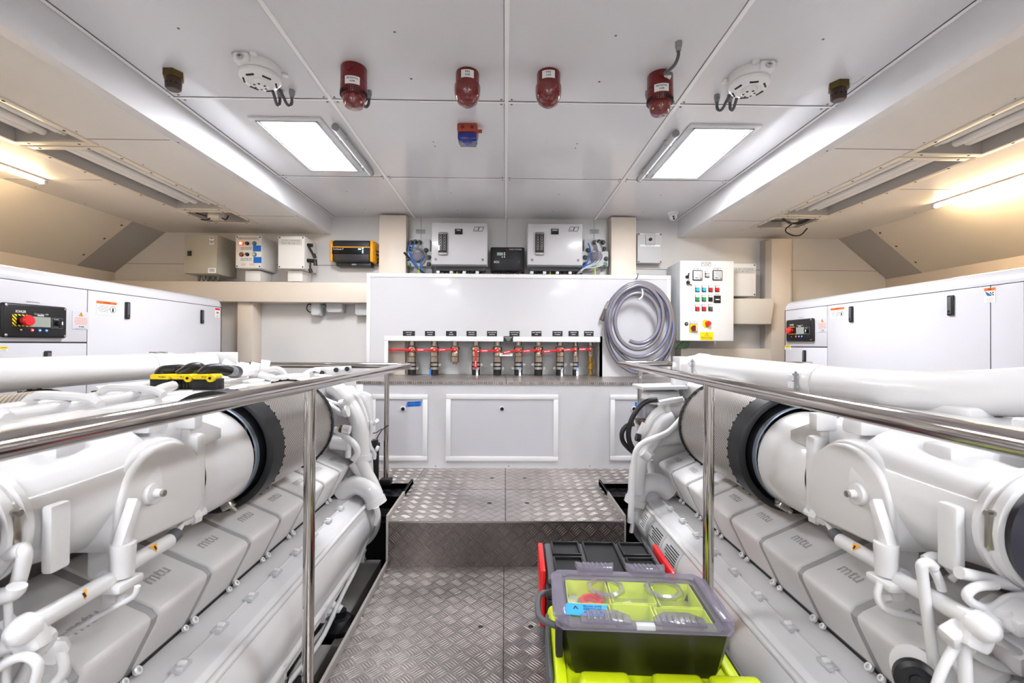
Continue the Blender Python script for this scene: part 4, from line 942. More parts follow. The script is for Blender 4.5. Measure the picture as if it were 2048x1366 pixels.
    for y in (.9, 2.05):
        b = MB(); b.lathe([(.075, 0), (.075, .02), (.06, .03), (.045, .05), (.025, .055), (.025, .08), (0, .08)], P(.725, y, -1.267), ZA, 'rub', 20); b.box(*sorted((P(.74, 0, 0).x, P(1.1, 0, 0).x)), y-.05, y+.05, CZ-1.21, CZ-1.17, 'eng', .006); b.cyl(P(.725, y, -1.19), P(.80, y, -1.15), .022, 'eng', 12); b.box(*sorted((P(.64, 0, 0).x, P(.80, 0, 0).x)), y-.12, y+.10, CZ-1.33, CZ-1.267, 'bwhite', .008); b.build('engine_mount', t)
    tb([(.70, 1.72, -1.30), (.78, 1.70, -1.25), (.95, 1.72, -1.28)], .03, 'blk', 'bilge_hose', 14, 1)
    # intake filter and turbo casting
    def filt(x, z, ya, yb, r, nm='air_filter'):
        b = MB(); b.lathe([(r, 0), (r, yb-ya)], P(x, ya, z), YA, 'mesh', 64, cap=False); b.lathe([(r*.985, yb-ya-.002), (0, yb-ya-.002)], P(x, ya, z), YA, 'rub', 40); q = b.build(nm, t)
        b = MB(); b.lathe([(r, 0), (r+.007, .002), (r+.007, .016), (r, .02)], P(x, yb-.016, z), YA, 'rub', 56, cap=False)
        for k in range(36): a = R(k*10); c = P(x, yb-.018, z)+Vector((math.cos(a), 0, math.sin(a)))*(r+.006); b.box(c.x-.004, c.x+.004, c.y-.006, c.y+.004, c.z-.004, c.z+.004, 'rub')
        b.build('filter_rim', q)
        return q
    q = filt(1.0, -.373, 1.62, 2.136, .2)
    b = MB(); b.lathe([(.198, .085), (.209, .08), (.209, .0), (.203, -.004), (.188, -.004), (.186, .03), (.178, .035), (.176, .0), (.168, -.03), (.168, .05)], P(1.0, 1.575, -.373), YA, 'rub', 64, cap=False)
    for k in range(40): a = R(k*9); c = P(1.0, 1.655, -.373)+Vector((math.cos(a), 0, math.sin(a)))*.206; b.box(c.x-.004, c.x+.004, c.y-.003, c.y+.008, c.z-.004, c.z+.004, 'rub')
    b.build('rubber_boot', t)
    b = MB(); b.lathe([(.169, 0), (.173, .002), (.173, .02), (.169, .022)], P(1.0, 1.535, -.377), YA, 'navy', 56, cap=False); cb = b.build('boot_clamp', t)
    c = P(.91, 1.52, -.535); b = MB(); b.obox(c, (.035, .03, .022), Matrix.Rotation(R(s*30), 3, 'Y'), 'bsteel', .004); b.cyl(c+Vector((-.02, -.0, .02)), c+Vector((.03, -.0, -.02)), .008, 'bsteel', 10); b.build('clamp_screw', cb)
    b = MB(); b.lathe([(.150, 0), (.158, .02), (.160, .06), (.164, .14), (.165, .22)], P(1.0, 1.315, -.385), YA, 'eng', 56, cap=False)
    b.build('compressor_inlet', t)
    # D shaped compressor cover facing the walkway
    arch = []
    yc, rr = 1.127, .148
    for k in range(0, 181, 15): arch.append((yc+rr*math.cos(R(k)), -.372+.140*math.sin(R(k))))
    arch += [(yc-rr, -.425), (yc-rr+.03, -.462), (yc+rr-.04, -.475), (yc+rr, -.44)]
    b = MB(); b.prism([(y, CZ+z) for y, z in arch], 'X', P(.835, 0, 0).x, P(1.16, 0, 0).x, 'eng', .028, 4); hs = b.build('compressor_housing', t)
    a2 = [(yc+(y-yc)*.93, -.36+(z+.36)*.92) for y, z in arch]
    b = MB(); b.prism([(y, CZ+z) for y, z in a2], 'X', P(.824, 0, 0).x, P(.86, 0, 0).x, 'engc', .010, 3); b.build('face_cover', hs)
    c = P(.826, 1.075, -.350); b = MB(); b.lathe([(.030, -.02), (.027, 0), (.024, .014), (.010, .016), (.010, .02), (.009, .03), (0, .03)], c, (-s, 0, 0), 'eng', 28); b.build('boss', hs)
    b = MB(); b.lathe([(.008, .016), (.008, .036), (0, .036)], c, (-s, 0, 0), 'bsteel', 6); b.build('bolt', hs)
    tb([(1.02, 1.3, -.33), (1.04, 1.12, -.32), (1.02, .98, -.34)], [.15, .155, .13], 'eng', 'turbo_casting', 32, 2)
    # ribs between housing and inlet
    for yy, zz in ((1.30, -.25), (1.30, -.45)):
        b = MB(); b.prism([(1.26, CZ+zz+.05), (1.26, CZ+zz-.05), (1.40, CZ+zz*.8-.39*.2-.01), (1.40, CZ+zz*.8-.39*.2+.02)], 'X', P(.86, 0, 0).x, P(.885, 0, 0).x, 'eng', .004); b.build('rib', t)
    b = MB(); b.box(*sorted((P(.835, 0, 0).x, P(.88, 0, 0).x)), 1.255, 1.295, CZ-.475, CZ-.25, 'eng', .012); b.box(*sorted((P(.84, 0, 0).x, P(.90, 0, 0).x)), 1.25, 1.285, CZ-.235, CZ-.185, 'eng', .006)
    b.lathe([(.012, 0), (.012, .012), (0, .014)], P(.87, 1.268, -.187), ZA, 'eng', 10); b.build('side_flange', t)
    b = MB(); b.box(*sorted((P(.87, 0, 0).x, P(.95, 0, 0).x)), 1.13, 1.2, CZ-.225, CZ-.185, 'eng', .01); b.build('casting_lug', t); b = MB(); b.box(*sorted((P(.90, 0, 0).x, P(1.0, 0, 0).x)), .93, 1.0, CZ-.24, CZ-.205, 'eng', .012); b.build('casting_lug', t)
    # elbow towards the near turbo, clamp and hose
    tb([(.955, 1.10, -.335), (.952, .98, -.335), (.950, .90, -.332), (.950, .82, -.33)], [.138, .118, .104, .098], 'eng', 'air_elbow', 36, 2)
    b = MB(); b.lathe([(.100, 0), (.108, .004), (.110, .018), (.104, .022), (.104, .03), (.110, .034), (.108, .048), (.100, .05)], P(.950, .785, -.33), YA, 'eng', 44, cap=False); vb = b.build('band_clamp', t)
    b = MB(); c = P(.845, .80, -.31); b.box(c.x-.006, c.x+.006, c.y-.004, c.y+.010, c.z-.05, c.z+.02, 'bsteel', .003); b.cyl(c+Vector((-.012, 0, .015)), c+Vector((.012, 0, .015)), .006, 'bsteel', 8); b.build('clamp_screw', vb)
    tb([(.950, .768, -.33), (.950, .70, -.33), (.97, .55, -.34), (1.02, .35, -.35)], .108, 'rubg', 'intake_hose', 36, 2)
    b = MB(); b.box(*sorted((P(.825, 0, 0).x, P(.845, 0, 0).x)), .845, .885, CZ-.425, CZ-.30, 'eng', .006); b.build('bracket_plate', t)
    b = MB(); b.box(*sorted((P(.86, 0, 0).x, P(.93, 0, 0).x)), 1.03, 1.06, CZ-.53, CZ-.43, 'eng', .01); b.build('bracket_plate', t)
    # fuel return pipe with warning stickers and its post
    pz = -.488
    fp = tb([(.825, 1.14, pz), (.825, .955, pz)], .0165, 'eng', 'fuel_pipe', 20); fp2 = tb([(.812, .955, pz-.002), (.80, .80, pz+.008), (.80, .77, pz+.008)], .0165, 'eng', 'fuel_pipe', 20)
    b = MB(); b.lathe([(0, -.026), (.012, -.023), (.020, -.014), (.024, -.002), (.024, .010), (.019, .014)], P(.80, .775, pz+.008), YA, 'eng', 20); b.obox(P(.80, .785, pz-.012), (.05, .03, .05), Matrix.Rotation(R(s*25), 3, 'Y'), 'eng', .01); b.build('pipe_flange', t)
    for (x, y, z, par) in ((.825, 1.075, pz, fp), (.806, .875, pz, fp2)):
        b = MB(); c = P(x, y, z+.002); nv = Vector((-s*.85, 0, .53)); u = YA; v = Vector((s*.53, 0, .85)); r_ = .0172
        # triangle wrapped on the pipe
        vs = []; fs = []
        for i in range(7):
            f = i/6; hgt = .024*(1-f) ; a = R(62-64*f) if True else 0
            q = Vector((-s*math.cos(a), 0, math.sin(a)))*r_
            vs += [c+q-u*(.012*(1-f)), c+q+u*(.012*(1-f)+.0001)]
        for i in range(6): fs.append((2*i, 2*i+1, 2*i+3, 2*i+2))
        b.add(vs, fs, 'amber')
        c2 = c+Vector((-s*math.cos(R(36)), 0, math.sin(R(36))))*(r_+.0008); b.quad(c2-u*.003+v*.003, c2+u*.003+v*.003, c2+u*.0025-v*.006, c2-u*.0025-v*.006, 'ink')
        b.build('warning_sticker', par)
    tb([(.826, 1.14, pz), (.83, 1.17, pz+.004)], .016, 'dgray', 'rubber_sleeve', 14); tb([(.83, 1.165, pz), (.85, 1.22, pz+.01), (.865, 1.25, pz+.015)], .007, 'eng', 'fuel_fitting', 10)
    b = MB(); b.lathe([(.017, 0), (.017, .02), (.024, .022), (.024, .04), (.012, .045), (.012, .06)], P(.865, 1.24, pz+.01), (-s*.3, .6, .1), 'eng', 8); b.cyl(P(.845, 1.26, pz+.03), P(.90, 1.28, pz-.01), .012, 'eng', 10); b.build('fuel_fitting', t)
    b = MB(); b.lathe([(.0225, 0), (.023, -.010), (.0225, -.015), (.020, -.068), (0, -.069)], P(.80, .972, -.422), ZA, 'eng', 32); b.build('support_cup', t)
    b = MB(); b.prism([(.958, CZ-.424), (.984, CZ-.424), (1.012, CZ-.35), (1.0, CZ-.335)], 'X', P(.792, 0, 0).x, P(.816, 0, 0).x, 'eng', .004); b.build('support_arm', t)
    b = MB(); b.box(*sorted((P(.775, 0, 0).x, P(.832, 0, 0).x)), .935, 1.0, CZ-.512, CZ-.494, 'eng', .006); b.box(*sorted((P(.80, 0, 0).x, P(.83, 0, 0).x)), .955, .985, CZ-.54, CZ-.51, 'eng', .004); b.build('support_foot', t)
    b = MB(); b.lathe([(.010, 0), (.010, .014), (0, .014)], P(.79, .955, -.53), (-s, 0, 0), 'eng', 6); b.build('bolt', t)
    # valley deck, harness rails and plumbing on top
    pr([(1.22, -.36), (1.22, -.215), (1.25, -.20), (1.62, -.20), (1.65, -.22), (1.65, -.36)], 1.66, 2.72, 'eng', 'valley_deck', .01)
    pr([(1.10, -.36), (1.10, -.205), (1.13, -.195), (1.40, -.195), (1.42, -.215), (1.42, -.36)], y0, 1.54, 'eng', 'valley_deck', .01)
    pr([(1.0, -.30), (1.0, -.215), (1.02, -.20), (1.24, -.20), (1.24, -.30)], 2.2, 2.7, 'eng', 'valley_deck', .01)
    if s < 0: filt(1.62, -.36, 1.0, 1.63, .19)
    if s < 0: tb([(1.14, .5, -.178), (1.15, 1.2, -.172), (1.14, 1.5, -.165), (1.2, 1.62, -.16), (1.24, 1.72, -.16)], .018, 'eng', 'harness_conduit', 12, 1)
    if s < 0: tb([(1.24, .5, -.172), (1.24, 1.35, -.172), (1.30, 1.5, -.175), (1.30, 1.60, -.19)], .02, 'eng', 'harness_conduit', 12, 1)
    if s < 0: tb([(1.36, .4, -.178), (1.37, 1.5, -.182), (1.42, 1.9, -.195), (1.42, 2.3, -.195)], .013, 'eng', 'harness_conduit', 12, 1)
    tb([(1.07, .5, -.20), (1.07, 1.45, -.20)], .03, 'eng', 'fuel_rail', 16)
    for y in (.75, .98, 1.2, 1.42) if s < 0 else ():
        b = MB(); b.tube([P(1.05, y, -.16), P(1.08, y+.005, -.145), P(1.2, y+.02, -.14), P(1.25, y+.03, -.142), P(1.28, y+.03, -.17)], .012, 'eng', 8, 1); b.build('injection_pipe', t)
    for (x, y, w_, l_, m) in ((1.28, 1.58, .03, .05, 'blk'), (1.34, 1.86, .03, .035, 'blk'), (1.42, 1.62, .04, .03, 'blk'), (1.5, 2.2, .03, .05, 'dgray'), (1.2, 2.45, .05, .03, 'blk')):
        b = MB(); b.box(P(x, 0, 0).x-w_/2, P(x, 0, 0).x+w_/2, y-l_/2, y+l_/2, CZ-.2, CZ-.168, m, .004); b.build('sensor_plug', t)
    for (x, y, w_, l_, h_) in ((1.32, 1.80, .10, .16, .008), (1.35, 2.38, .16, .18, .014), (1.33, 1.35, .08, .16, .03), (1.14, 2.45, .10, .25, .035), (1.32, 1.05, .1, .2, .025)):
        b = MB(); b.box(P(x, 0, 0).x-w_/2, P(x, 0, 0).x+w_/2, y-l_/2, y+l_/2, CZ-.205, CZ-.2+h_, 'eng', .01, 3); b.build('deck_cover', t)
    tb([(1.60, 1.8, -.19), (1.60, 2.3, -.19), (1.5, 2.5, -.185), (1.4, 2.66, -.2)], .02, 'eng', 'coolant_hose', 12, 2)
    # far end gear case
    def far(poly, Da, Db, m, name, bev=.01):
        b = MB(); b.prism([(W(px, py, Da).x, W(px, py, Da).z) for px, py in poly], 'Y', Da, Db, m, bev); return b.build(name, t)
    if s < 0:
        far([(655, 775), (700, 772), (722, 800), (738, 850), (742, 965), (700, 985), (660, 930), (640, 850)], 2.64, 2.71, 'eng', 'gear_case', .014)
        far([(704, 788), (722, 783), (741, 790), (743, 830), (738, 880), (722, 870), (712, 830)], 2.66, 2.71, 'eng', 'expansion_tank', .014)
        Tb = [([(625, 770), (655, 770), (676, 778), (694, 800), (714, 835), (722, 870), (724, 912)], 2.6, .046, 'coolant_pipe', 'eng'),
              ([(703, 786), (717, 795), (728, 820), (735, 845)], 2.62, .012, 'vent_line', 'eng'), ([(724, 908), (724, 920)], 2.6, .055, 'pipe_collar', 'eng'),
              ([(722, 920), (732, 945), (745, 968), (754, 990)], 2.58, .036, 'coolant_pipe', 'eng'), ([(706, 925), (718, 942), (730, 952)], 2.58, .03, 'coolant_pipe', 'eng'),
              ([(682, 990), (700, 972), (722, 968), (744, 984), (752, 1008)], 2.56, .054, 'water_elbow', 'eng'), ([(748, 998), (753, 1010)], 2.56, .061, 'pipe_collar', 'eng'),
              ([(668, 858), (682, 868), (700, 880), (713, 893), (716, 908), (706, 920)], 2.5, .018, 'oil_hose', 'eng'), ([(664, 884), (684, 886), (700, 888)], 2.56, .04, 'oil_tee', 'eng'),
              ([(697, 888), (696, 915)], 2.55, .016, 'oil_fitting', 'eng'), ([(655, 808), (668, 818), (680, 826), (692, 826)], 2.5, .018, 'oil_hose', 'eng'), ([(650, 798), (668, 806), (684, 810)], 2.52, .010, 'vent_line', 'eng'),
              ([(688, 824), (696, 822)], 2.5, .032, 'oil_fitting', 'eng'), ([(680, 810), (690, 808)], 2.5, .028, 'oil_fitting', 'eng'), ([(680, 858), (685, 859)], 2.5, .022, 'brass_ring', 'brass'), ([(686, 858), (700, 860)], 2.5, .024, 'oil_fitting', 'eng'),
              ([(740, 842), (746, 855), (737, 875), (740, 895), (750, 905), (748, 918)], 2.66, .012, 'bracket', 'eng'), ([(750, 842), (755, 846)], 2.66, .02, 'bolt_lug', 'eng'), ([(752, 896), (757, 898)], 2.66, .016, 'bolt_lug', 'eng'),
              ([(660, 955), (690, 958), (712, 962)], 2.6, .014, 'vent_line', 'eng'), ([(746, 880), (748, 900)], 2.69, .03, 'black_hose', 'blk'),
              ([(752, 1015), (757, 1030), (752, 1050)], 2.5, .016, 'drain_fitting', 'eng'), ([(630, 752), (660, 754), (690, 762)], 2.68, .014, 'vent_line', 'eng')]
        for k, (p_, D) in enumerate((((478, 738), 2.5), ((500, 740), 2.5), ((520, 737), 2.52))): tb([W(*p_, D), W(p_[0]+18, p_[1]+2, D+.02)], (.04, .045, .05)[k], 'eng', 'top_fitting', 14, 0, None, True)
        Tb += [([(532, 740), (552, 736), (566, 742), (572, 756), (566, 765)], 2.5, .014, 'corrugated_hose', 'eng'), ([(520, 750), (545, 757), (570, 760)], 2.45, .02, 'vent_line', 'eng'), ([(598, 757), (612, 745), (628, 738), (640, 742)], 2.66, .010, 'vent_line', 'eng')]
        far([(625, 735), (700, 732), (702, 742), (690, 752), (620, 755)], 2.70, 2.73, 'eng', 'top_bracket', .006)
        for p_ in ((628, 740), (644, 746), (672, 740), (694, 738)): tb([W(*p_, 2.68), W(p_[0], p_[1]+.01, 2.70)], .014, 'blk', 'sensor_plug', 10, 0, None, True)
    else:
        far([(1290, 770), (1372, 766), (1400, 800), (1395, 900), (1345, 985), (1300, 990), (1288, 960), (1290, 850)], 2.66, 2.72, 'eng', 'gear_case', .014)
        far([(1286, 774), (1376, 772), (1376, 779), (1286, 781)], 2.50, 2.72, 'lgray', 'top_plate', .004)
        far([(1294, 783), (1360, 781), (1366, 806), (1310, 812), (1292, 806)], 2.58, 2.70, 'eng', 'expansion_tank', .02)
        far([(1281, 800), (1296, 798), (1297, 838), (1283, 838)], 2.6, 2.66, 'haze', 'filter_bowl', .012); far([(1277, 840), (1299, 840), (1301, 852), (1279, 852)], 2.58, 2.66, 'bronze', 'filter_head', .006)
        Tb = [([(1385, 819), (1350, 820), (1326, 824), (1310, 838), (1301, 856)], 2.56, .043, 'coolant_pipe', 'eng'), ([(1302, 852), (1288, 882)], 2.56, .055, 'rubber_joint', 'engc'),
              ([(1345, 836), (1328, 842), (1316, 856), (1308, 876), (1290, 898), (1280, 915), (1274, 945), (1272, 985)], 2.5, .044, 'coolant_pipe', 'eng'), ([(1294, 896), (1282, 910)], 2.5, .052, 'pipe_collar', 'eng'),
              ([(1362, 838), (1350, 852), (1335, 866), (1312, 875), (1292, 882), (1276, 893), (1269, 910), (1266, 950), (1263, 1000), (1260, 1045)], 2.38, .015, 'corrugated_hose', 'eng'),
              ([(1340, 985), (1318, 965), (1292, 966), (1276, 980), (1271, 1005)], 2.54, .054, 'water_elbow', 'eng'), ([(1273, 996), (1269, 1008)], 2.54, .061, 'pipe_collar', 'eng'),
              ([(1314, 800), (1296, 801), (1280, 812), (1264, 835), (1256, 862), (1258, 884), (1268, 902)], 2.5, .014, 'black_hose', 'blk'), ([(1268, 848), (1254, 850), (1243, 863), (1244, 882), (1256, 896), (1268, 906)], 2.52, .013, 'black_hose', 'blk'),
              ([(1272, 874), (1280, 876)], 2.5, .022, 'pressure_gauge', 'blk'), ([(1335, 810), (1345, 850)], 2.5, .016, 'pipe_strap', 'engc'), ([(1310, 872), (1340, 868), (1365, 864)], 2.6, .06, 'oil_cooler', 'eng'),
              ([(1318, 805), (1340, 800), (1365, 797)], 2.45, .012, 'vent_line', 'eng'), ([(1316, 810), (1342, 804), (1368, 800)], 2.45, .009, 'vent_line', 'eng'), ([(1285, 905), (1298, 915)], 2.45, .022, 'oil_fitting', 'eng'), ([(1300, 920), (1304, 955)], 2.6, .02, 'oil_fitting', 'eng'),
              ([(1263, 1010), (1266, 1040), (1262, 1065)], 2.4, .010, 'vent_line', 'eng'), ([(1360, 755), (1360, 772)], 2.6, .05, 'tank_neck', 'engc')]
    for p_, D, r, nm, m in Tb: tb([W(x, y, D) for x, y in p_], r, m, nm, 14, 2 if len(p_) > 2 else 0, None, True)
    return t, P, tb
# ---------------- left
t, P, tb = engine(-1, 'white V engine left of the walkway, with yellow and black plugs on its deck')
def coll(t, a, b_, r, name='pipe_clamp', m='eng'): q = MB(); d = (b_-a); q.lathe([(r*.99, 0), (r, .001), (r, d.length-.001), (r*.99, d.length)], a, d, m, 36); return q.build(name, t)
px_ = P
ex = tb([(1.88, .3, -.125), (1.88, 2.46, -.125)], .066, 'eng', 'exhaust_pipe', 36)
tb([(1.88, 2.46, -.125), (1.86, 2.72, -.12), (1.80, 2.84, -.115)], [.062, .058, .055], 'eng', 'exhaust_pipe', 36, 2)
cl = coll(t, P(1.88, 2.42, -.125), P(1.88, 2.58, -.125), .070)
b = MB()
for y, z in ((2.47, -.060), (2.53, -.060)): b.box(-1.90, -1.86, y-.012, y+.012, CZ+z+.004, CZ+z+.012, 'mgray', .002)
b.build('clamp_bolt', cl)
b = MB(); b.box(-1.93, -1.66, 2.845, 2.86, CZ-.19, CZ-.055, 'eng', .004); fl = b.build('mounting_plate', t)
tb([(1.75, 2.86, -.13), (1.68, 2.88, -.16), (1.62, 2.86, -.21)], .045, 'eng', 'pipe_elbow', 20, 2)
# yellow and black multi pin plugs
for i, (a, c, e) in enumerate(((299, 344, 0), (343, 387, 0), (384, 432, 0))):
    D = (2.02, 1.98, 1.96)[i]
    x0, x1, z0, z1 = rect(a, 758, c-(8 if i < 1 else 0), 770, D)
    b = MB(); b.box(x0, x1, D, D+.06, CZ-.2, z1, 'blk', .004)
    if i == 1:
        for k in range(5): b.box(x0+.01+k*.014, x0+.016+k*.014, D-.004, D, CZ-.195, z1-.004, 'blkg')
    q = b.build('plug_connector', t)
    x2, x3, z2, z3 = rect(a+2, 749, c-2, 759, D); b = MB(); b.box(x2, x3-.006, D-.006, D+.066, z2, z3, 'yel', .006)
    if i: cc = Vector((x3-.012, D-.012, (z2+z3)/2-.004)); b.lathe([(.017, 0), (.017, .014)], cc+Vector((0, .012, 0)), FN, 'yel', 20)
    b.build('locking_lever', q)
    b = MB(); b.text('PUSH', ((x2+x3)/2+.01, D-.0068, (z2+z3)/2), XA, ZA, .010, 'ink', .03)
    if i: b.lathe([(.006, 0), (.006, .002), (0, .002)], cc+FN*.003, FN, 'ink', 10)
    b.build('lever_print', q)
    y_ = D+.03
    pth = ([(318, 752), (322, 742), (345, 740), (362, 738), (380, 741), (400, 743)], [(355, 750), (372, 742), (385, 735), (398, 734), (404, 738)], [(400, 750), (412, 741), (425, 738), (440, 737), (452, 739), (462, 742)])[i]
    b = MB(); b.tube([W(*p, y_+.02*k) for k, p in enumerate(pth)], [.018, .024, .024, .022, .020, .018][:len(pth)], 'blk', 14, 2); b.build('cable_boot', q)
    if i == 0: b = MB(); b.tube([W(357, 733, y_+.04), W(357, 742, y_+.04)], .012, 'blk', 10); b.build('strain_knob', q)
tb([W(452, 741, 2.1), W(466, 743, 2.2)], .026, 'cable', 'hose_joint', 14, 0, None, True); tb([W(464, 743, 2.2), W(473, 744, 2.25)], .030, 'blk', 'hose_joint', 14, 0, None, True)
tb([W(472, 744, 2.26), W(486, 742, 2.35), W(498, 741, 2.45)], .030, 'eng', 'hose_joint', 14, 0, None, True)
# near end plumbing, left
NL = [([(-10, 1112), (20, 1106), (48, 1100)], .80, .016), ([(40, 1098), (52, 1105), (38, 1160), (34, 1172)], .80, .013), ([(-10, 1195), (14, 1190), (30, 1184), (34, 1172)], .78, .016), ([(15, 1195), (18, 1270), (12, 1366)], .79, .007),
      ([(-10, 1340), (30, 1315), (60, 1312), (80, 1330), (70, 1366)], .76, .009), ([(275, 1172), (272, 1188), (262, 1197), (200, 1230), (140, 1265), (100, 1290)], .93, .0065), ([(30, 1282), (-10, 1300)], .78, .018), ([(105, 1298), (125, 1310), (130, 1340), (110, 1366)], .82, .010),
      ([(80, 1290), (60, 1330), (40, 1366)], .84, .014), ([(10, 1240), (40, 1270), (60, 1285)], .80, .014)]
for p_, D, r in NL: tb([W(x, y, D) for x, y in p_], r*.85, 'eng', 'fuel_line', 12, 2 if len(p_) > 2 else 0, None, True)
for (x, y, D, a) in ((70, 1280, .80, .05), (92, 1292, .82, .035), (30, 1340, .86, .06), (110, 1345, .88, .04)):
    b = MB(); b.obox(W(x, y, D), (a, a*.8, a*.9), Matrix.Rotation(R(28), 3, 'Y') @ Matrix.Rotation(R(20), 3, 'X'), 'eng', a*.2); b.build('fuel_block', t)
b = MB(); b.lathe([(.02, 0), (.02, .02), (.012, .024), (0, .024)], W(112, 1296, .83), (.6, -.8, .1), 'eng', 8); b.build('bolt', t)
pr_ = MB(); pr_.box(-1.05, -.86, .73, .76, CZ-.75, CZ-.52, 'engg', .006); pr_.build('end_plate', t)
# ---------------- right
t, P, tb = engine(1, 'white V engine right of the walkway, with data plates on its long lower pipe')
Wp = [W(1355, 737, 2.86), W(1375, 733, 2.80), W(1398, 732, 2.68), W(1418, 733, 2.6)]
b = MB(); b.tube(Wp, [.05, .062, .068, .068], 'eng', 28, 2); b.build('pipe_elbow', t)
A, B_ = W(1412, 733, 2.62), W(1640, 764, 1.84); b = MB(); b.tube([A, B_, W(1700, 772, 1.68), W(1860, 786, 1.42), W(2048, 786, 1.23), W(2400, 760, 1.0), Vector((1.72, .7, CZ-.09)), Vector((1.76, .3, CZ-.09))], .068, 'eng', 36, 2); b.build('exhaust_pipe', t)
for a, c in ((W(1398, 731, 2.67), W(1414, 733, 2.62)), (W(1610, 760, 1.90), W(1645, 766, 1.82))):
    q = coll(t, a, c, .0725); d = (c-a).normalized(); sd = d.cross(ZA).normalized()
    if sd.y > 0: sd = -sd
    m_ = a.lerp(c, .3)+sd*.072; b = MB(); b.box(m_.x-.022, m_.x+.016, m_.y-.006, m_.y+.02, m_.z-.030, m_.z-.002, 'eng', .003); b.box(m_.x-.022, m_.x+.016, m_.y-.006, m_.y+.02, m_.z+.002, m_.z+.026, 'eng', .003)
    b.cyl(m_+Vector((-.006, -.008, -.05)), m_+Vector((-.006, -.008, .04)), .005, 'mgray', 8); b.box(m_.x-.016, m_.x+.004, m_.y-.012, m_.y-.002, m_.z+.024, m_.z+.032, 'mgray'); b.build('clamp_bolt', q)
x0, x1, z0, z1 = rect(1348, 713, 1356, 756, 2.85); b = MB(); b.box(x0, x0+.26, 2.865, 2.88, z0, z1, 'eng', .004); b.box(x0, x0+.014, 2.76, 2.88, z0, z1, 'eng', .003); b.build('mounting_plate', t)
p = W(1505, 712, 2.3)
b = MB()
# three data plates on the long pipe
c0 = P(.872, 0, -1.005); rr = .1492
for ya, yb, a0, a1, wm in ((2.42, 2.52, 196, 222, 'white'), (2.18, 2.38, 194, 224, 'lgray'), (1.98, 2.16, 194, 224, 'lgray')):
    b = MB(); vs = []; fs = []
    for i in range(9):
        a = R(180-(a0-180)+ (a1-a0)*0 - 0); a = R(180-20+50*i/8-10); q = Vector((math.cos(a), 0, math.sin(a)*1))*rr; q.z = math.sin(R(174-i*4.4))*rr; q.x = -abs(math.cos(R(174-i*4.4)))*rr
        vs += [c0+q+YA*ya, c0+q+YA*yb]
    for i in range(8): fs.append((2*i, 2*i+1, 2*i+3, 2*i+2))
    b.add(vs, fs, wm)
    for L in range(6):
        i = 1+L; p0, p1, p2, p3 = vs[2*i], vs[2*i+1], vs[2*i+3], vs[2*i+2]; n_ = Vector((p0.x-c0.x, 0, p0.z-c0.z)).normalized()*.0009; m0 = p0.lerp(p1, .1); m1 = p0.lerp(p1, random.uniform(.6, .92)); k0 = m0.lerp(p3.lerp(p2, .1), .45); k1 = m1.lerp(p3.lerp(p2, .8), .45); k1.y = m1.y
        b.quad(m0+n_, m1+n_, k1+n_, k0+n_, 'ink' if wm == 'lgray' else 'inkg')
    b.build('data_plate', t)
NR = [([(1760, 1165), (1752, 1195), (1770, 1222), (1820, 1232), (1862, 1245), (1905, 1272)], .93, .0085), ([(1845, 1140), (1842, 1128), (1858, 1125), (1868, 1135)], .86, .012), ([(1843, 1132), (1850, 1195), (1858, 1250), (1872, 1366)], .86, .012),
      ([(1868, 1140), (1880, 1165), (1884, 1180)], .86, .010), ([(1918, 1145), (2060, 1178)], .82, .014), ([(1992, 1170), (1950, 1172), (1930, 1190), (1945, 1208), (1975, 1218), (2000, 1210), (2014, 1196), (2060, 1192)], .80, .010),
      ([(1915, 1285), (1885, 1335), (1870, 1380)], .80, .010), ([(1928, 1285), (1932, 1380)], .80, .013), ([(1980, 1270), (2010, 1290), (2060, 1318)], .82, .010), ([(1940, 1300), (1990, 1330), (2060, 1345)], .86, .013), ([(2005, 1225), (2020, 1250), (2060, 1260)], .78, .016),
      ([(1850, 1120), (1868, 1110), (1895, 1128), (1905, 1140)], .90, .012), ([(1905, 1135), (1912, 1150), (1902, 1160)], .88, .008)]
for p_, D, r in NR: tb([W(x, y, D) for x, y in p_], r*.8, 'eng', 'fuel_line', 12, 2 if len(p_) > 2 else 0, None, True)
for (x, y, D, a) in ((1910, 1268, .80, .04), (1965, 1245, .80, .05), (2010, 1235, .82, .04), (1990, 1215, .84, .04), (2040, 1300, .84, .07), (1960, 1350, .9, .08), (2038, 1235, .78, .05)):
    b = MB(); b.obox(W(x, y, D), (a, a*.8, a*.9), Matrix.Rotation(R(-28), 3, 'Y') @ Matrix.Rotation(R(20), 3, 'X'), 'eng', a*.2); b.build('fuel_block', t)
b = MB(); p = W(1832, 1358, .86); b.lathe([(.036, 0), (.036, .02), (.028, .024), (.028, .014), (.012, .014), (.012, .022), (0, .022)], p, (-.55, -.8, .2), 'blk', 28); b.build('filler_cap', t)
b = MB(); b.cyl(W(1825, 1335, .9), W(1870, 1350, .93), .04, 'eng', 20); b.build('filler_neck', t)
pr_ = MB(); pr_.box(.90, 1.09, .73, .76, CZ-.75, CZ-.52, 'engg', .006); pr_.build('end_plate', t)
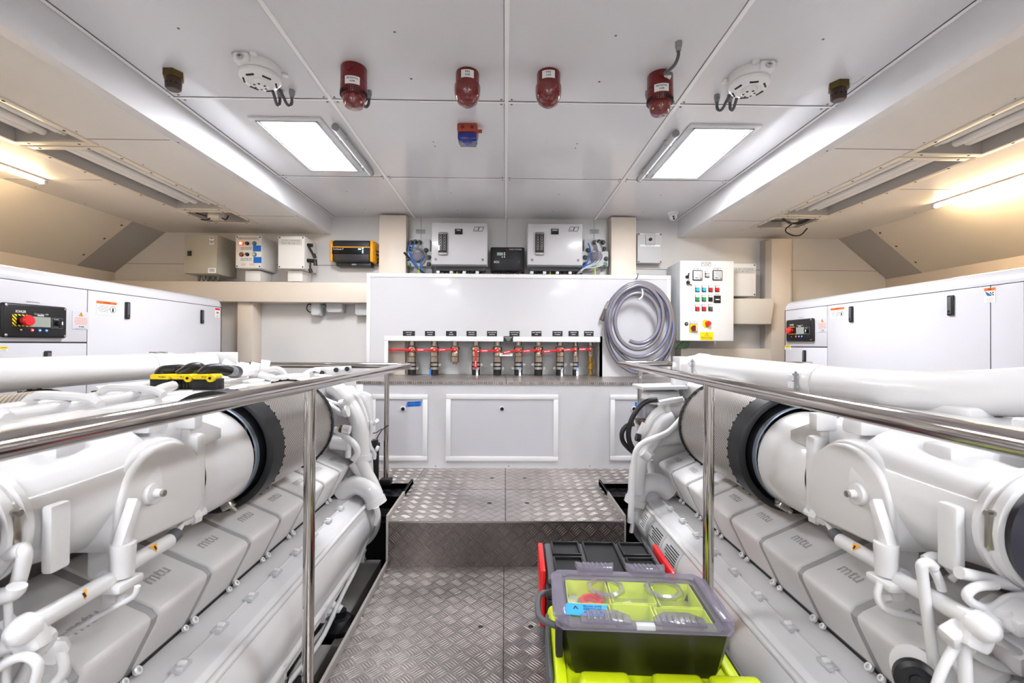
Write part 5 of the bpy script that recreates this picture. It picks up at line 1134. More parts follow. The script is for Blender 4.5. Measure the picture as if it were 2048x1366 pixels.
# ================================================================ ceiling devices
def beacon(px, py, label, kind):
    p = WZ(px, py, H); t = thing('alarm_beacon', p, label, 'alarm beacon', 'red alarm beacons on the ceiling'); r = .052
    if kind == 'dome':
        b = MB(); b.lathe([(.049, 0), (.050, .004), (.050, .055), (.056, .06)], p, -ZA, 'red', 40); b.build('base', t)
        b = MB(); b.lathe([(.056, .056), (.057, .064), (.056, .085), (.052, .105), (.040, .128), (.022, .140), (0, .143)], p, -ZA, 'lens', 40); b.build('lens', t)
        for a in (-30, 30, 150, 210):
            b = MB(); b.lathe([(.018, 0), (.02, .01), (.008, .012)], p-ZA*.09+Vector((math.sin(R(a))*.022, -math.cos(R(a))*.022, 0)), (math.sin(R(a)), -math.cos(R(a)), -.5), 'redb', 16); b.build('reflector', t)
        lz, tx = .028, ['FIRE', 'ALARM']
    else:
        b = MB(); b.lathe([(.052, 0), (.054, .004), (.054, .062)], p, -ZA, 'red', 40); b.lathe([(.016, .004), (.016, .012), (0, .012)], p+Vector((-.004, -.046, -.022)), (0, -1, 0), 'red', 16); b.build('base', t)
        b = MB(); b.lathe([(.054, .064), (.055, .068), (.055, .108), (.050, .122), (.042, .124)], p, -ZA, 'red', 40, cap=False)
        for k in range(36):
            a = R(k*10); b.obox(p-ZA*.112+Vector((math.cos(a), math.sin(a), 0))*.054, (.004, .0045, .016), Matrix.Rotation(a, 3, 'Z'), 'blk')
        b.build('sounder_body', t)
        b = MB(); b.lathe([(.043, .120), (.045, .128), (.043, .15), (.036, .164), (0, .168)], p, -ZA, 'lens', 36); b.build('lens', t)
        b = MB(); b.lathe([(.030, .122), (.026, .145), (0, .15)], p, -ZA, 'red', 20); b.build('lamp_core', t)
        lz, tx = .078, ['FIRE FIGHTING', 'ALARM']
    # curved sticker
    rr = .0512 if kind == 'dome' else .0562; a0 = math.atan2(-p.x*.6, p.y) if kind != 'dome' else math.atan2(-p.x, p.y)
    b = MB(); vs = []; fs = []; n = 8; hw = .55; dirv = lambda a: Vector((math.sin(a), -math.cos(a), 0))
    for i in range(n+1):
        a = a0-hw+2*hw*i/n; vs += [p+dirv(a)*rr-ZA*(lz-.016), p+dirv(a)*rr-ZA*(lz+.017)]
    for i in range(n): fs.append((2*i, 2*i+1, 2*i+3, 2*i+2))
    b.add(vs, fs, 'white')
    for j, s_ in enumerate(tx):
        tv, tf = text_geo(s_); wx = max(q.x for q in tv)-min(q.x for q in tv); W_ = .046 if len(s_) > 8 else .020; hh = .0105
        b.add([p+dirv(a0+q.x/wx*W_/rr)*(rr+.0008)-ZA*(lz-.006+j*.0125-q.y*hh) for q in tv], tf, 'ink')
    b.build('sticker', t)
    return t, p
# the photo shows each body about 80 px high; the given pixel is the centre of its foot on the ceiling
beacon(935, 147, 'red dome alarm beacon with a white sticker, left of the centre ceiling joint', 'dome')
beacon(1097, 148, 'red dome alarm beacon with a white sticker, right of the centre ceiling joint', 'dome')
t, p = beacon(708, 137, 'red slotted sounder beacon hanging on the left side of the ceiling', 'sounder')
def conduit(t, p0, pts, name='cable'):
    b = MB(); b.lathe([(.013, 0), (.013, .02), (.010, .022), (.010, .034), (.007, .036), (0, .036)], p0, -ZA, 'mgray', 12); b.build('ceiling_gland', t)
    b = MB(); b.tube([p0-ZA*.03]+pts, .0065, 'dgray', 10, 2); b.build(name, t)
g = WZ(738, 182, H); conduit(t, g, [g-ZA*.065, g+Vector((-.02, 0, -.08)), p-ZA*.08])
t, p = beacon(1320, 152, 'red slotted sounder beacon with a grey cable looping up to the ceiling on the right', 'sounder')
g = WZ(1357, 84, H); q = W(1328, 138, p.y-.04); conduit(t, g, [g-ZA*.06, g+Vector((-.005, .04, -.075)), g+Vector((-.03, .09, -.07)), p+Vector((.028, -.07, -.03)), p+Vector((.016, -.055, -.02))])
b = MB(); b.lathe([(.011, -.01), (.014, 0), (.014, .014), (.017, .016), (.017, .030), (0, .03)], p+Vector((.020, -.058, -.012)), (-.35, .35, -.9), 'boxw', 8); b.build('cable_gland', t)
g = WZ(1296, 183, H); conduit(t, g, [g-ZA*.065, g+Vector((.02, 0, -.08)), p-ZA*.08])
def smoke(px, py, sx, label, g1, g2):
    p = WZ(px, py, H); t = thing('smoke_detector', p, label, 'smoke detector', 'white smoke detectors on the ceiling')
    b = MB(); b.lathe([(.078, 0), (.080, .004), (.080, .038), (.076, .04)], p, -ZA, 'whitep', 40)
    b.build('base', t)
    for dx_, dy, r in ((sx*.055, -.075, .02), (-sx*.02, -.09, .014), (-sx*.075, .055, .014)):
        b = MB(); b.lathe([(r, 0), (r, .01), (r*.6, .012), (0, .012)], p+Vector((dx_, dy, -.0)), -ZA, 'whitep' if r < .02 else 'lgray', 16); b.build('screw_lug', t)
    b = MB(); b.box(p.x-.03+sx*.03, p.x+.03+sx*.03, p.y-.095, p.y-.05, H-.036, H, 'whitep', .006); b.build('terminal_block', t)
    c = Vector((p.x+sx*.03, p.y-.095, H-.02)); b = MB(); b.lathe([(.014, 0), (.014, .006), (0, .007)], c, FN, 'lgray', 18); b.box(c.x-.008, c.x+.008, c.y-.0085, c.y-.006, c.z-.001, c.z+.001, 'dgray'); b.box(c.x-.001, c.x+.001, c.y-.0085, c.y-.006, c.z-.006, c.z+.006, 'dgray'); b.build('knockout_plug', t)
    b = MB(); b.lathe([(.070, .038), (.080, .046), (.080, .056), (.070, .068), (.050, .074), (.048, .070), (.034, .070), (.032, .080), (.026, .088), (0, .09)], p, -ZA, 'whitep', 44); h = b.build('detector_head', t)
    for k in range(6):
        b = MB(); a = R(60*k+20); b.obox(p+Vector((math.cos(a), math.sin(a), 0))*.0605-ZA*.0695, (.007, .034, .010), Matrix.Rotation(a, 3, 'Z'), 'blk', .001); b.build('vent_slot', h)
    for k in range(6):
        b = MB(); a = R(60*k+45); b.obox(p+Vector((math.cos(a), math.sin(a), 0))*.022-ZA*.0865, (.009, .009, .005), Matrix.Rotation(a, 3, 'Z'), 'blk', .001); b.build('vent_slot', h)
    for gp in (g1, g2):
        g = WZ(*gp, H); d = (p-g); d.z = 0; d.normalize(); conduit(t, g, [g-ZA*.07, g+d*.03-ZA*.088, g+d*.06-ZA*.05, p-d*.07-ZA*.02])
smoke(521, 132, -1, 'white smoke detector on the ceiling left of the slotted red sounder', (560, 180), (584, 180))
smoke(1498, 147, 1, 'white smoke detector on the ceiling right of the slotted red sounder', (1434, 190), (1460, 190))
for px, py, lb in ((347, 145, 'small brass extinguishing nozzle on the ceiling at far left'), (1677, 167, 'small brass extinguishing nozzle with a paper tag on the ceiling at far right')):
    p = WZ(px, py, H); t = thing('spray_nozzle', p, lb, 'nozzle', 'brass extinguishing nozzles')
    b = MB(); b.lathe([(.041, 0), (.041, .028), (.030, .032)], p, -ZA, 'brass', 6); b.build('hex_base', t)
    b = MB(); b.lathe([(.031, .03), (.032, .034), (.030, .07), (.024, .076), (0, .076)], p, -ZA, 'bronze', 28); q = b.build('nozzle_head', t)
    for k in range(10):
        a = R(36*k); b = MB(); d = Vector((math.cos(a), math.sin(a), 0)); b.lathe([(.006, 0), (0, .0008)], p-ZA*.052+d*.0305, d, 'ink', 10); b.build('orifice', q)
    if px > 1000:
        b = MB(); b.obox(p+Vector((.036, -.015, -.02)), (.002, .02, .022), Matrix.Rotation(R(-20), 3, 'Z'), 'boxw'); b.tube([p+Vector((.036, -.01, -.01)), p+Vector((.06, -.02, -.01)), p+Vector((.07, -.06, -.002))], .001, 'bsteel', 5, 1); b.build('paper_tag', t)
# orange and blue sounder
p = WZ(936, 255, H); t = thing('alarm_sounder', p, 'small orange and blue alarm sounder on the ceiling beneath the left dome beacon', 'alarm sounder')
b = MB(); b.box(p.x-.053, p.x+.053, p.y-.053, p.y+.06, H-.045, H, 'orange', .008); b.build('base', t)
b = MB(); b.box(p.x-.051, p.x+.051, p.y-.05, p.y+.03, H-.085, H-.046, 'blue', .008); b.build('blue_lens', t)
b = MB(); b.prism([(p.x-.048, p.y-.03), (p.x+.048, p.y-.03), (p.x+.044, p.y+.045), (p.x-.044, p.y+.045)], 'Z', H-.088, H-.06, 'blueg', .004)
b.build('diffuser', t); b = MB(); b.prism([(p.x-.028, p.y-.03), (p.x+.028, p.y-.03), (p.x, p.y+.035)], 'Z', H-.093, H-.086, 'blue', .003); b.build('lamp_prism', t)
for k in (-1, 1): b = MB(); b.lathe([(.010, 0), (.010, .001), (.008, .0015)], p+Vector((k*.025, -.0535, -.022)), FN, 'red', 16); b.build('knockout', t)
b = MB(); b.cyl(p+Vector((.052, 0, -.02)), p+Vector((.075, 0, -.02)), .009, 'orange', 10); b.build('cable_gland', t)

# ================================================================ railings
def railing(label, pts, posts, foot):
    t = thing('handrail', (posts[0][0], posts[0][1], 0), label, 'railing', 'polished steel railings')
    b = MB(); r = .0185
    for i in range(len(pts)-1): b.cyl(pts[i], pts[i+1], r, 'steel', 28)
    for q in pts[1:-1]: b.lathe([(0, -r)]+[(r*math.cos(R(a)), r*math.sin(R(a))) for a in range(-75, 76, 15)]+[(0, r)], q, ZA, 'steel', 28)
    b.build('top_rail', t)
    for x, y, z0, z1 in posts:
        b = MB(); b.cyl((x, y, z0), (x, y, z1-.004), .0175 if y < 2.9 else .0165, 'steel', 28); b.build('post', t)
        if y > 2.9: b = MB(); b.box(x-.035, x+.035, y-.035, y+.035, z0, z0+.035, 'black_metal', .004); b.build('post_foot', t)
    return t
zr = lambda p: p.z
A, B_ = W(0, 884, .568), W(817, 727, 2.94); A0 = A+(A-B_)*.6
c_ = W(470, 734, 2.94); B_.z = (B_.z+c_.z)/2
pl = lambda A, B, y: A+(B-A)*((y-A.y)/(B.y-A.y))
q = pl(A, B_, 1.46)
railing('polished steel railing along the left engine, with a black cylinder strapped to its far post', [A0, B_, Vector((-2.0, 2.94, B_.z))], [(q.x, 1.46, 0, q.z), (W(773, 850, 2.94).x, 2.94, UP, B_.z), (pl(A, B_, -.2).x, -.2, 0, pl(A, B_, -.2).z)], None)
b = MB(); x = W(773, 850, 2.94).x
t = thing('gas_strut', (x-.068, 2.93, UP), 'black cylinder standing against the far post of the left railing', 'strut')
b.lathe([(.024, 0), (.024, .20), (.020, .205), (.030, .21), (.030, .245), (.014, .25), (0, .25)], (x-.068, 2.93, UP+.02), ZA, 'blk', 18); b.build('body', t)
b = MB(); b.box(x-.08, x-.03, 2.905, 2.955, UP, UP+.02, 'blk', .003); b.build('foot', t)
b = MB(); b.tube([(x-.068, 2.93, UP+.26), (x-.05, 2.92, UP+.31), (x-.015, 2.915, UP+.36), (x+.02, 2.915, UP+.38)], .003, 'blk', 6, 1); b.tube([(x-.10, 2.93, UP+.33), (x-.06, 2.91, UP+.33), (x-.02, 2.91, UP+.36)], .003, 'blk', 6, 1); b.build('cable', t)
A, B_ = W(2048, 890, .570), W(1242, 727, 2.94); A0 = A+(A-B_)*.6; q = pl(A, B_, 1.55)
railing('polished steel railing along the right engine, its near post behind the toolboxes', [A0, B_, Vector((2.0, 2.94, B_.z))], [(q.x, 1.55, 0, q.z), (W(1279, 850, 2.94).x, 2.94, UP, B_.z), (pl(A, B_, -.2).x, -.2, 0, pl(A, B_, -.2).z)], None)

# ================================================================ generators
def genset(s, xf, ya, yb, label):
    t = thing('generator', (s*(xf+.35), (ya+yb)/2, -.2), label, 'generator', 'pair of enclosed generators')
    zt, zb = CZ+.355, -.2
    b = MB(); b.box(s*xf, s*(xf+.74), ya, yb, zb, zt, 'gen', .06, 5); b.build('enclosure', t)
    b = MB(); b.box(s*(xf-.0015), s*(xf+.02), ya+.04, yb-.04, zb+.1, CZ+.286, 'seam'); b.build('door_gap', t)
    b = MB(); b.box(s*(xf+.1), s*(xf+.64), ya+.1, yb-.1, zb-.25, zb+.02, 'bwhite', .01); b.build('plinth', t)
    sp = 2.487 if s < 0 else 3.083
    far = s < 0                            # control door at the near end on the left unit, at the far end on the right one
    def door(y0, y1, z0, z1, nm='door'):
        b = MB(); b.box(s*(xf-.004), s*(xf+.01), y0+.002, y1-.002, z0+.002, z1-.002, 'gen', .002); return b.build(nm, t)
    if s < 0: ca = (ya+.05, sp); da = (sp, yb-.05)
    else: ca = (sp, yb-.05); da = (2.035, sp)
    d1 = door(ca[0], ca[1], CZ-.0, CZ+.284, 'control_door'); d2 = door(ca[0], ca[1], zb+.1, CZ-.003, 'lower_door'); d3 = door(da[0], da[1], zb+.1, CZ+.284, 'side_door')
    if s > 0: door(ya+.05, 2.035, zb+.1, CZ+.284, 'end_panel')
    u = YA if s < 0 else -YA; F = s*(xf-.0045); N_ = Vector((-s, 0, 0))
    def pt(px, py, off=0): q = WX(px, py, s*xf); q.x = F-s*off; return q
    def patch(x0, y0, x1, y1, m, nm, par, off=.0004, th=.0006):
        a, c = pt(x0, y0), pt(x1, y1); zt_ = WX(x0, y0, s*xf).z; zb_ = WX(x0, y1, s*xf).z; b = MB()
        b.box(F, F-s*(off+th), a.y, c.y, zb_, zt_, m); return b, min(a.y, c.y), max(a.y, c.y), zb_, zt_, F-s*(off+th+.0004)
    def handle(px, py0, py1, par, tall=None):
        q = pt(px, (py0+py1)/2); h = abs(WX(px, py0, s*xf).z-WX(px, py1, s*xf).z); h = tall or h
        b = MB(); b.box(F, F-s*.010, q.y-.016, q.y+.016, q.z-h/2, q.z+h/2, 'blk', .004); b.box(F-s*.009, F-s*.015, q.y-.010, q.y+.010, q.z-h*.42, q.z+h*.42, 'dgray', .003)
        b.lathe([(.008, 0), (.007, .003), (0, .003)], Vector((F-s*.0125, q.y, q.z-h*.3)), N_, 'blk', 12); b.build('door_handle', par)
    if s < 0: handle(252, 604, 638, d3); handle(402, 620, 647, d3, .1); handle(92, 706, 738, d2, .1)
    else: handle(1705, 613, 644, d3, .1); handle(1905, 591, 631, d3, .1); handle(1611, 700, 728, d2, .1)
    def text(b, tx, y, z, x, h, m, wd): b.text(tx, (x, y, z), u, ZA, h, m, wd)
    # control panel
    if s < 0: y0, y1, z0, z1 = 2.052, 2.352, WX(10, 675, -xf).z, WX(10, 605, -xf).z
    else: y0, y1 = sorted((pt(1578, 660).y, pt(1632, 660).y)); z0, z1 = WX(1632, 683, xf).z, WX(1632, 636, xf).z
    b = MB(); b.box(F, F-s*.022, y0, y1, z0, z1, 'blk', .012, 3); cp = b.build('control_panel', d1)
    X_ = F-s*.0225; b = MB(); b.box(X_, X_-s*.001, y0+.03, y1-.02, z0+.016, z1-.018, 'blkg', .0)
    b.build('panel_recess', cp) if False else None
    wd = y1-y0; yy = lambda f: (y0+wd*f) if s < 0 else (y1-wd*f)        # f runs left to right as read
    zz = lambda f: z0+(z1-z0)*f
    e = X_-s*.0008
    b = MB(); b.box(X_, e, *sorted((yy(.13), yy(.36))), zz(.33), zz(.68), 'haz'); b.box(e, e-s*.0008, *sorted((yy(.19), yy(.42))), zz(.37), zz(.64), 'blk'); b.build('hazard_border', cp)
    b = MB(); b.box(X_, e, *sorted((yy(.38), yy(.71))), zz(.33), zz(.64), 'lcd'); b.build('screen', cp)
    b = MB(); c = Vector((e, yy(.27), zz(.5))); b.lathe([(.013, 0), (.013, .02), (.024, .022), (.026, .030), (.022, .037), (0, .039)], c, N_, 'redb', 28); lab(b.build('emergency_stop', cp), 'red stop button')
    b = MB(); b.box(X_, e, *sorted((yy(.73), yy(.91))), zz(.31), zz(.63), 'mgray'); b.box(e, e-s*.0005, *sorted((yy(.735), yy(.905))), zz(.318), zz(.622), 'blk'); b.build('switch_plate', cp)
    b = MB(); c = Vector((e, yy(.82), zz(.47))); b.lathe([(.014, 0), (.012, .016), (0, .016)], c, N_, 'blk', 20); b.box(e-s*.016, e-s*.017, *sorted((yy(.84), yy(.86))), zz(.42), zz(.52), 'white'); b.build('key_switch', cp)
    for f, m in ((.25, 'boxw'), (.42, 'redb'), (.535, 'tape'), (.64, 'tape')):
        b = MB(); c = Vector((X_, yy(f), zz(.23))); b.lathe([(.008, 0), (.008, .002), (0, .003)], c, N_, m if f > .3 else 'bronze', 16); b.box(X_-s*.003, X_-s*.0035, c.y-.004, c.y+.004, c.z-.0025, c.z+.0025, 'white'); b.build('push_button', cp)
    b = MB(); text(b, 'KOHLER', yy(.25), zz(.76), e, .016, 'white', wd*.15); text(b, 'Decision-Maker 3500', yy(.56), zz(.72), e, .010, 'lgray', wd*.22); b.box(X_, e, *sorted((yy(.50), yy(.60))), zz(.665), zz(.69), 'white')
    text(b, 'RUN MODE', yy(.80), zz(.585), e-s*.001, .008, 'lgray', wd*.08); text(b, 'OFF/RESET', yy(.80), zz(.35), e-s*.001, .008, 'lgray', wd*.08); b.build('lettering', cp)
    for fy in (.045, .955):
        for fz in (.07, .93): b = MB(); b.lathe([(.0065, 0), (.0065, .002), (0, .004)], Vector((X_, yy(fy), zz(fz))), N_, 'bsteel', 12); b.build('screw', cp)
    b = MB(); text(b, '33 EFOZ  50 Hz', yy(.5), z1+.012, F-s*.0006, .009, 'inkg', wd*.2); b.build('model_print', d1)
    # stickers
    def warn(x0, y0_, x1, y1_, par, kind):
        b, a, c, zb_, zt_, X = patch(x0, y0_, x1, y1_, 'white' if kind != 'tri' else 'gen', '', par)
        cy, hh, ww = (a+c)/2, zt_-zb_, c-a
        if kind in ('warn', 'fan'):
            b.box(X, X-s*.0003, a, c, zt_-hh*.2, zt_, 'org'); b.text('WARNING', (X-s*.0006, cy, zt_-hh*.1), u, ZA, hh*.14, 'ink', ww*.35)
            if kind == 'warn':
                b.lines((X, cy-u.y*ww*.14, zt_-hh*.34), u, ZA, ww*.62, 6, hh*.09, 'inkg', .35); yc_ = cy+u.y*ww*.31
                b.lathe([(ww*.15, 0), (ww*.15, .0003), (ww*.13, .0003), (ww*.13, 0)], (X, yc_, zt_-hh*.58), N_, 'ink', 24, cap=False); b.add([(X-s*.0004, yc_-.006, zt_-hh*.75), (X-s*.0004, yc_+.006, zt_-hh*.75), (X-s*.0004, yc_+.005, zt_-hh*.48), (X-s*.0004, yc_-.003, zt_-hh*.42)], [(0, 1, 2, 3)], 'ink')
            else:
                for k in range(4): a_ = R(45+90*k); cc = Vector((X-s*.0003, cy+u.y*ww*.2, zt_-hh*.42)); dd = Vector((0, math.cos(a_), math.sin(a_))); n2 = Vector((0, -dd.z, dd.y)); b.quad(cc, cc+dd*ww*.2+n2*.003, cc+dd*ww*.24, cc+dd*ww*.2-n2*.004, 'ink')
                cc = Vector((X-s*.0003, cy-u.y*ww*.15, zt_-hh*.38)); b.quad(cc+Vector((0, -.012, -.012)), cc+Vector((0, .004, -.01)), cc+Vector((0, .014, .012)), cc+Vector((0, -.006, .0)), 'bluew'); b.lines((X, cy, zt_-hh*.68), u, ZA, ww*.8, 4, hh*.08, 'inkr', .35)
        elif kind == 'tri':
            c_ = Vector((X, cy, zt_-hh*.16)); tri(b, c_, u, ZA, hh*.24, .2, 'ink', 'amber'); b.text('!', c_+Vector((-s*.0003, 0, -.001)), u, ZA, hh*.2, 'ink'); b.lines((X, cy, zt_-hh*.36), u, ZA, ww*.95, 6, hh*.07, 'inkr', .4); b.lathe([(.003, 0), (0, .0003)], (X, cy-u.y*.008, zt_-hh*.86), N_, 'ink', 10); b.lines((X, cy+u.y*.008, zt_-hh*.86), u, ZA, ww*.25, 1, .01, 'ink', .4); b.lines((X, cy, zt_-hh*.97), u, ZA, ww*.9, 1, .01, 'inkg', .2)
        elif kind == 'yel':
            b.box(X, X-s*.0003, a, c, zt_-hh*.5, zt_, 'yel'); b.text('CAUTION', (X-s*.0006, cy, zt_-hh*.25), u, ZA, hh*.3, 'ink', ww*.7); b.lines((X, cy, zt_-hh*.65), u, ZA, ww*.85, 2, hh*.2, 'inkg', .35)
        else:
            b.box(X, X-s*.0003, a, c, zt_-hh*.2, zt_, 'btnr'); b.lines((X, cy, zt_-hh*.4), u, ZA, ww*.6, 2, hh*.12, 'ink', .6); b.lines((X, cy, zt_-hh*.68), u, ZA, ww*.7, 4, hh*.08, 'inkr', .4)
        b.build('sticker', par)
    if s < 0: warn(191, 601, 231, 628, d3, 'warn'); warn(143, 622, 176, 658, d1, 'tri'); warn(429, 616, 438, 635, d3, 'end'); warn(-4, 693, 13, 703, d2, 'yel')
    else: warn(1663, 617, 1690, 638, d3, 'warn'); warn(1636, 638, 1656, 665, d1, 'tri'); warn(1971, 577, 1993, 606, d3, 'fan'); warn(1571, 691, 1583, 699, d2, 'yel')
    return t
genset(-1, 2.255, 1.93, WX(441, 650, -2.255).y+.05, 'white enclosed generator on the left with its control panel at the near end')
genset(1, 2.21, 1.85, 3.60, 'white enclosed generator on the right with its control panel at the far end')

# ================================================================ tool boxes on the walkway
def L2(t):
    return lambda *k: None
# --- black and red tool box stack behind
rz = R(-2); t = thing('tool_box', (.385, 1.775, 0), 'black tool box with red latches and recessed lid, behind the clear-lidded organizer', 'tool box', None, rz)
w_, d_ = .225, .155
b = MB(); b.box(-w_, w_, -d_, d_, 0, .22, 'blk', .014, 2); b.build('lower_body', t, local=True)
b = MB(); b.box(-w_-.006, w_+.006, -d_-.006, d_+.006, .22, .265, 'blk', .012, 2); b.build('upper_rim', t, local=True)
b = MB(); b.box(-w_+.004, w_-.004, -d_+.004, d_-.004, .265, .292, 'dgray', .012, 2); lid = b.build('lid', t, local=True)
for (x0, x1, y0, y1) in ((-.185, -.085, .03, .13), (-.185, -.085, -.12, -.005), (-.055, .065, -.12, .13), (.095, .19, .03, .13), (.095, .19, -.12, -.005)):
    b = MB()
    for (a, c, e, f) in ((x0-.008, x1+.008, y0-.008, y0), (x0-.008, x1+.008, y1, y1+.008), (x0-.008, x0, y0, y1), (x1, x1+.008, y0, y1)): b.box(a, c, e, f, .290, .304, 'blk', .002)
    b.box(x0, x1, y0, y1, .288, .2935, 'blk'); b.build('lid_recess', lid, local=True)
for x in (-w_-.012, w_+.012):
    b = MB(); b.box(x-.010, x+.010, -.12, .12, .10, .305, 'btnr', .006); lab(b.build('latch', t, local=True), 'red latch')
for x in (-.12, .12):
    b = MB(); b.box(x-.035, x+.035, -d_-.014, -d_-.002, .245, .282, 'btnr', .005); lab(b.build('latch', t, local=True), 'red latch')
for x in (-w_-.004, w_+.004):
    b = MB(); b.box(x-.006, x+.006, -.10, .10, .02, .08, 'dgray', .004); b.build('side_rib', t, local=True)
# --- lime stack
rz = R(-3); t = thing('tool_box', (.350, 1.20, 0), 'lime green tool case on the walkway under the clear-lidded organizer', 'tool case', None, rz)
w_, d_ = .222, .19
b = MB(); b.box(-w_, w_, -d_, d_, 0, .22, 'blk', .014, 2); b.build('lower_body', t, local=True)
b = MB(); b.box(-w_-.004, w_+.004, -d_-.004, d_+.004, .205, .335, 'lime', .02, 3); lid = lab(b.build('lid', t, local=True), 'lime lid')
for x in (-.105, .06, .19):
    b = MB(); b.box(x-.062, x+.055, -d_-.006, -d_+.048, .25, .373, 'lime', .014, 3); lab(b.build('lid_rib', lid, local=True), 'lime rib')
for sx in (-1, 1):
    b = MB(); b.box(sx*(w_+.002), sx*(w_+.012), -.13, .13, .20, .34, 'dgray', .004); b.build('side_latch', t, local=True)
    b = MB(); b.box(sx*(w_-.03), sx*(w_-.004), -.16, .16, .334, .345, 'lime', .004); lab(b.build('lid_edge', lid, local=True), 'lime edge')
# --- clear lidded organizer
rz = R(-4); t = thing('parts_organizer', (.345, 1.20, .336), 'dark organizer case with a clear lid showing small parts in lime bins', 'organizer', None, rz)
w_, d_, h_ = .205, .126, .116
b = MB(); taper = lambda z: .88+.12*z/h_
vs = []; pr2 = [(-1, -.86), (-.92, -1), (.92, -1), (1, -.86), (1, .86), (.92, 1), (-.92, 1), (-1, .86)]
for z in (0, .02, h_):
    k = .86 if z == 0 else taper(z)
    vs += [(x*w_*k, y*d_*k, z) for x, y in pr2]
fs = [tuple(range(7, -1, -1))]+[(r_*8+i, r_*8+(i+1) % 8, (r_+1)*8+(i+1) % 8, (r_+1)*8+i) for r_ in (0, 1) for i in range(8)]
ins = [(x*w_*.93, y*d_*.93, h_) for x, y in pr2]; inb = [(x*w_*.86, y*d_*.84, .06) for x, y in pr2]
o_ = len(vs); vs += ins+inb
fs += [(16+i, 16+(i+1) % 8, o_+(i+1) % 8, o_+i) for i in range(8)]+[(o_+i, o_+(i+1) % 8, o_+8+(i+1) % 8, o_+8+i) for i in range(8)]+[tuple(o_+8+i for i in range(8))]
b.add(vs, fs, 'olive'); b.build('body', t, local=True)
for (x0, x1, y0, y1) in ((-.175, -.06, -.01, .11), (-.055, .06, .0, .11), (.065, .175, -.01, .11), (-.175, -.075, -.112, -.015), (-.07, .04, -.112, -.005), (.045, .175, -.112, -.015)):
    b = MB(); f = .003
    b.box(x0, x1, y0, y1, .062, .066, 'limel'); b.box(x0, x0+f, y0, y1, .062, .112, 'lime'); b.box(x1-f, x1, y0, y1, .062, .112, 'lime'); b.box(x0, x1, y0, y0+f, .062, .112, 'lime'); b.box(x0, x1, y1-f, y1, .062, .112, 'lime')
    lab(b.build('bin', t, local=True), 'pale lime bin')
LZ = h_+.014
b = MB(); P8 = lambda k, j=1.: [(x*w_*k, y*d_*j) for x, y in pr2]
o8, i8 = P8(1.03, 1.04), P8(.88, .84); n = 8; V = []
for z, lst in ((h_, o8), (LZ, o8), (LZ, i8), (h_, i8)): V += [(x, y, z) for x, y in lst]
F_ = [(r_*8+i, r_*8+(i+1) % 8, ((r_+1) % 4)*8+(i+1) % 8, ((r_+1) % 4)*8+i) for r_ in range(4) for i in range(8)]
b.add(V, F_, 'haze'); lid = lab(b.build('lid_rim', t, local=True), 'violet-tinted clear rim')
b = MB(); b.add([(x, y, LZ-.003) for x, y in i8], [tuple(range(8))], 'clear'); b.add([(x, y, LZ-.005) for x, y in i8], [tuple(range(8))], 'clear'); lab(b.build('lid_window', lid, local=True), 'clear window')
for cx_ in (-.07, .085):
    b = MB(); V = []; 
    for k_, z in ((1, LZ-.002), (1, LZ+.006), (.78, LZ+.008), (.76, LZ-.002)): V += [(cx_+.052*k_*math.cos(R(22.5+45*i)), .035+.050*k_*math.sin(R(22.5+45*i)), z) for i in range(8)]
    b.add(V, [(r_*8+i, r_*8+(i+1) % 8, (r_+1)*8+(i+1) % 8, (r_+1)*8+i) for r_ in range(3) for i in range(8)], 'haze'); lab(b.build('stacking_ring', lid, local=True), 'octagonal clear ring')
for cx_ in (-.09, .085):
    b = MB(); b.prism([(cx_-.06, -d_*.98), (cx_+.06, -d_*.98), (cx_+.06, -d_+.03), (cx_+.03, -d_+.052), (cx_-.03, -d_+.052), (cx_-.06, -d_+.03)], 'Z', LZ-.004, LZ+.006, 'haze', .002)
    for k in range(7): b.box(cx_-.045+k*.014, cx_-.040+k*.014, -d_+.002, -d_+.03, LZ+.005, LZ+.011, 'haze', .001)
    lab(b.build('latch', lid, local=True), 'ribbed clear latch')
for cx_ in (-.085, .065):
    b = MB(); b.prism([(cx_-.05, d_*1.0), (cx_+.05, d_*1.0), (cx_+.058, d_+.04), (cx_+.04, d_+.032), (cx_-.04, d_+.032), (cx_-.058, d_+.04)], 'Z', LZ-.006, LZ+.012, 'haze', .003)
    for k in range(6): b.box(cx_-.035+k*.013, cx_-.030+k*.013, d_+.004, d_+.028, LZ+.010, LZ+.016, 'haze', .001)
    lab(b.build('hinge', lid, local=True), 'clear hinge')
for sx in (-1, 1):
    b = MB(); b.box(sx*(w_*.9), sx*(w_*1.06), -.1, .1, LZ-.004, LZ+.006, 'haze', .004)
    b.build('lid_edge', lid, local=True)
b = MB(); b.tube([(-w_+.0, .075, h_-.02), (-w_-.045, .06, h_-.02), (-w_-.05, .0, h_-.02), (-w_-.045, -.06, h_-.02), (-w_+.0, -.085, h_-.02)], .008, 'dgray', 12, 1); b.build('handle', t, local=True)
for y in (-.1, .085): b = MB(); b.box(-w_-.006, -w_+.012, y-.02, y+.02, .04, h_-.004, 'blk', .005); b.build('handle_mount', t, local=True)
b = MB(); b.box(.03, .075, -d_*1.06, -d_*.98, LZ-.01, LZ+.001, 'haze', .003) if False else b.box(-.022, .022, -d_*1.05, -d_*.93, LZ-.008, LZ+.004, 'lgray', .002); b.build('center_tab', lid, local=True)
def inside(name, mb, label, cat, tx, ty, tz, a):
    o = mb.build(name, local=True); base = Vector((.345, 1.20, .336)); rm = Matrix.Rotation(rz, 3, 'Z'); o.location = base+rm @ Vector((tx, ty, tz)); o.rotation_euler = (0, 0, rz+a); tag(o, label, cat, 'small parts inside the organizer'); return o
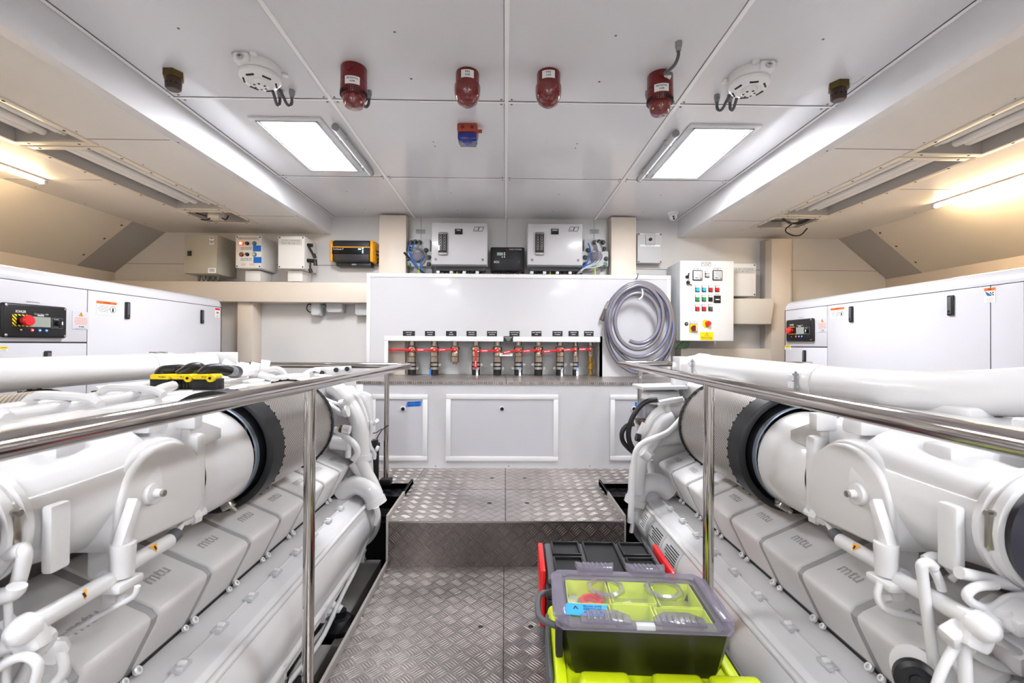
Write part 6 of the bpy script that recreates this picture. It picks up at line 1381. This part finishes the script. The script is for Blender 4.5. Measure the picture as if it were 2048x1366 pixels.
b = MB(); b.tube([Vector((math.cos(R(20*k))*.028, math.sin(R(20*k))*.028, .006+.0006*k)) for k in range(40)], .005, 'btnr', 8, 0); inside('wire_coil', b, 'red wire coil in the organizer bin at back left', 'wire', -.105, .05, .067, 0)
b = MB(); b.box(-.03, .03, -.018, .018, 0, .006, 'white', .002); b.lines((0, 0, .0066), XA, YA, .045, 5, .006, 'ink', .5); inside('label_packet', b, 'white printed packet in the middle of the organizer', 'packet', .0, .05, .067, R(-70))
b = MB(); b.box(-.05, .05, -.009, .009, 0, .012, 'dgray', .003); inside('dark_fitting', b, 'dark flat fitting in the front middle organizer bin', 'fitting', -.015, -.05, .067, R(-8))
b = MB(); b.tube([(-.04, 0, .01), (.04, 0, .01)], .008, 'lgray', 12); inside('clear_tube', b, 'pale short tube in the front middle organizer bin', 'tube', -.01, -.085, .067, R(-18))
b = MB(); b.lathe([(.009, 0), (.009, .012), (0, .012)], (0, 0, 0), ZA, 'ybrass', 14); inside('brass_cap', b, 'tiny brass cap at the front of the organizer', 'cap', -.045, -.095, .067, 0)
b = MB(); b.box(-.045, .045, -.03, .03, 0, .004, 'lgray', .002); b.lines((0, .012, .0046), XA, YA, .07, 4, .009, 'inkg', .3); inside('paper_bag', b, 'pale folded bag in the front right organizer bin', 'bag', .11, -.06, .067, R(4))
b = MB(); b.box(-.014, .014, -.045, .045, 0, .008, 'boxw', .003); inside('paper_slip', b, 'narrow pale slip at the left edge of the organizer', 'paper', -.16, .055, .067, R(-15))
b = MB(); b.prism([(-.062, -.024), (.03, -.028), (.048, .022), (-.055, .026), (-.066, .0)], 'Z', 0, .0012, 'tapel')
for i, s_ in enumerate(('RAW WATER', 'IMPELLERS', 'STBD')): b.text(s_, (.008, .014-i*.013, .0017), -XA, -YA, .013, 'ink', .046)
b.text('^', (-.034, .0, .0017), XA, YA, .034, 'ink', .014)
o = inside('masking_tape', b, 'bright blue tape with upside-down pen writing stuck on the clear lid', 'tape', -.125, -.068, LZ-.0008, R(0)); del o['group']
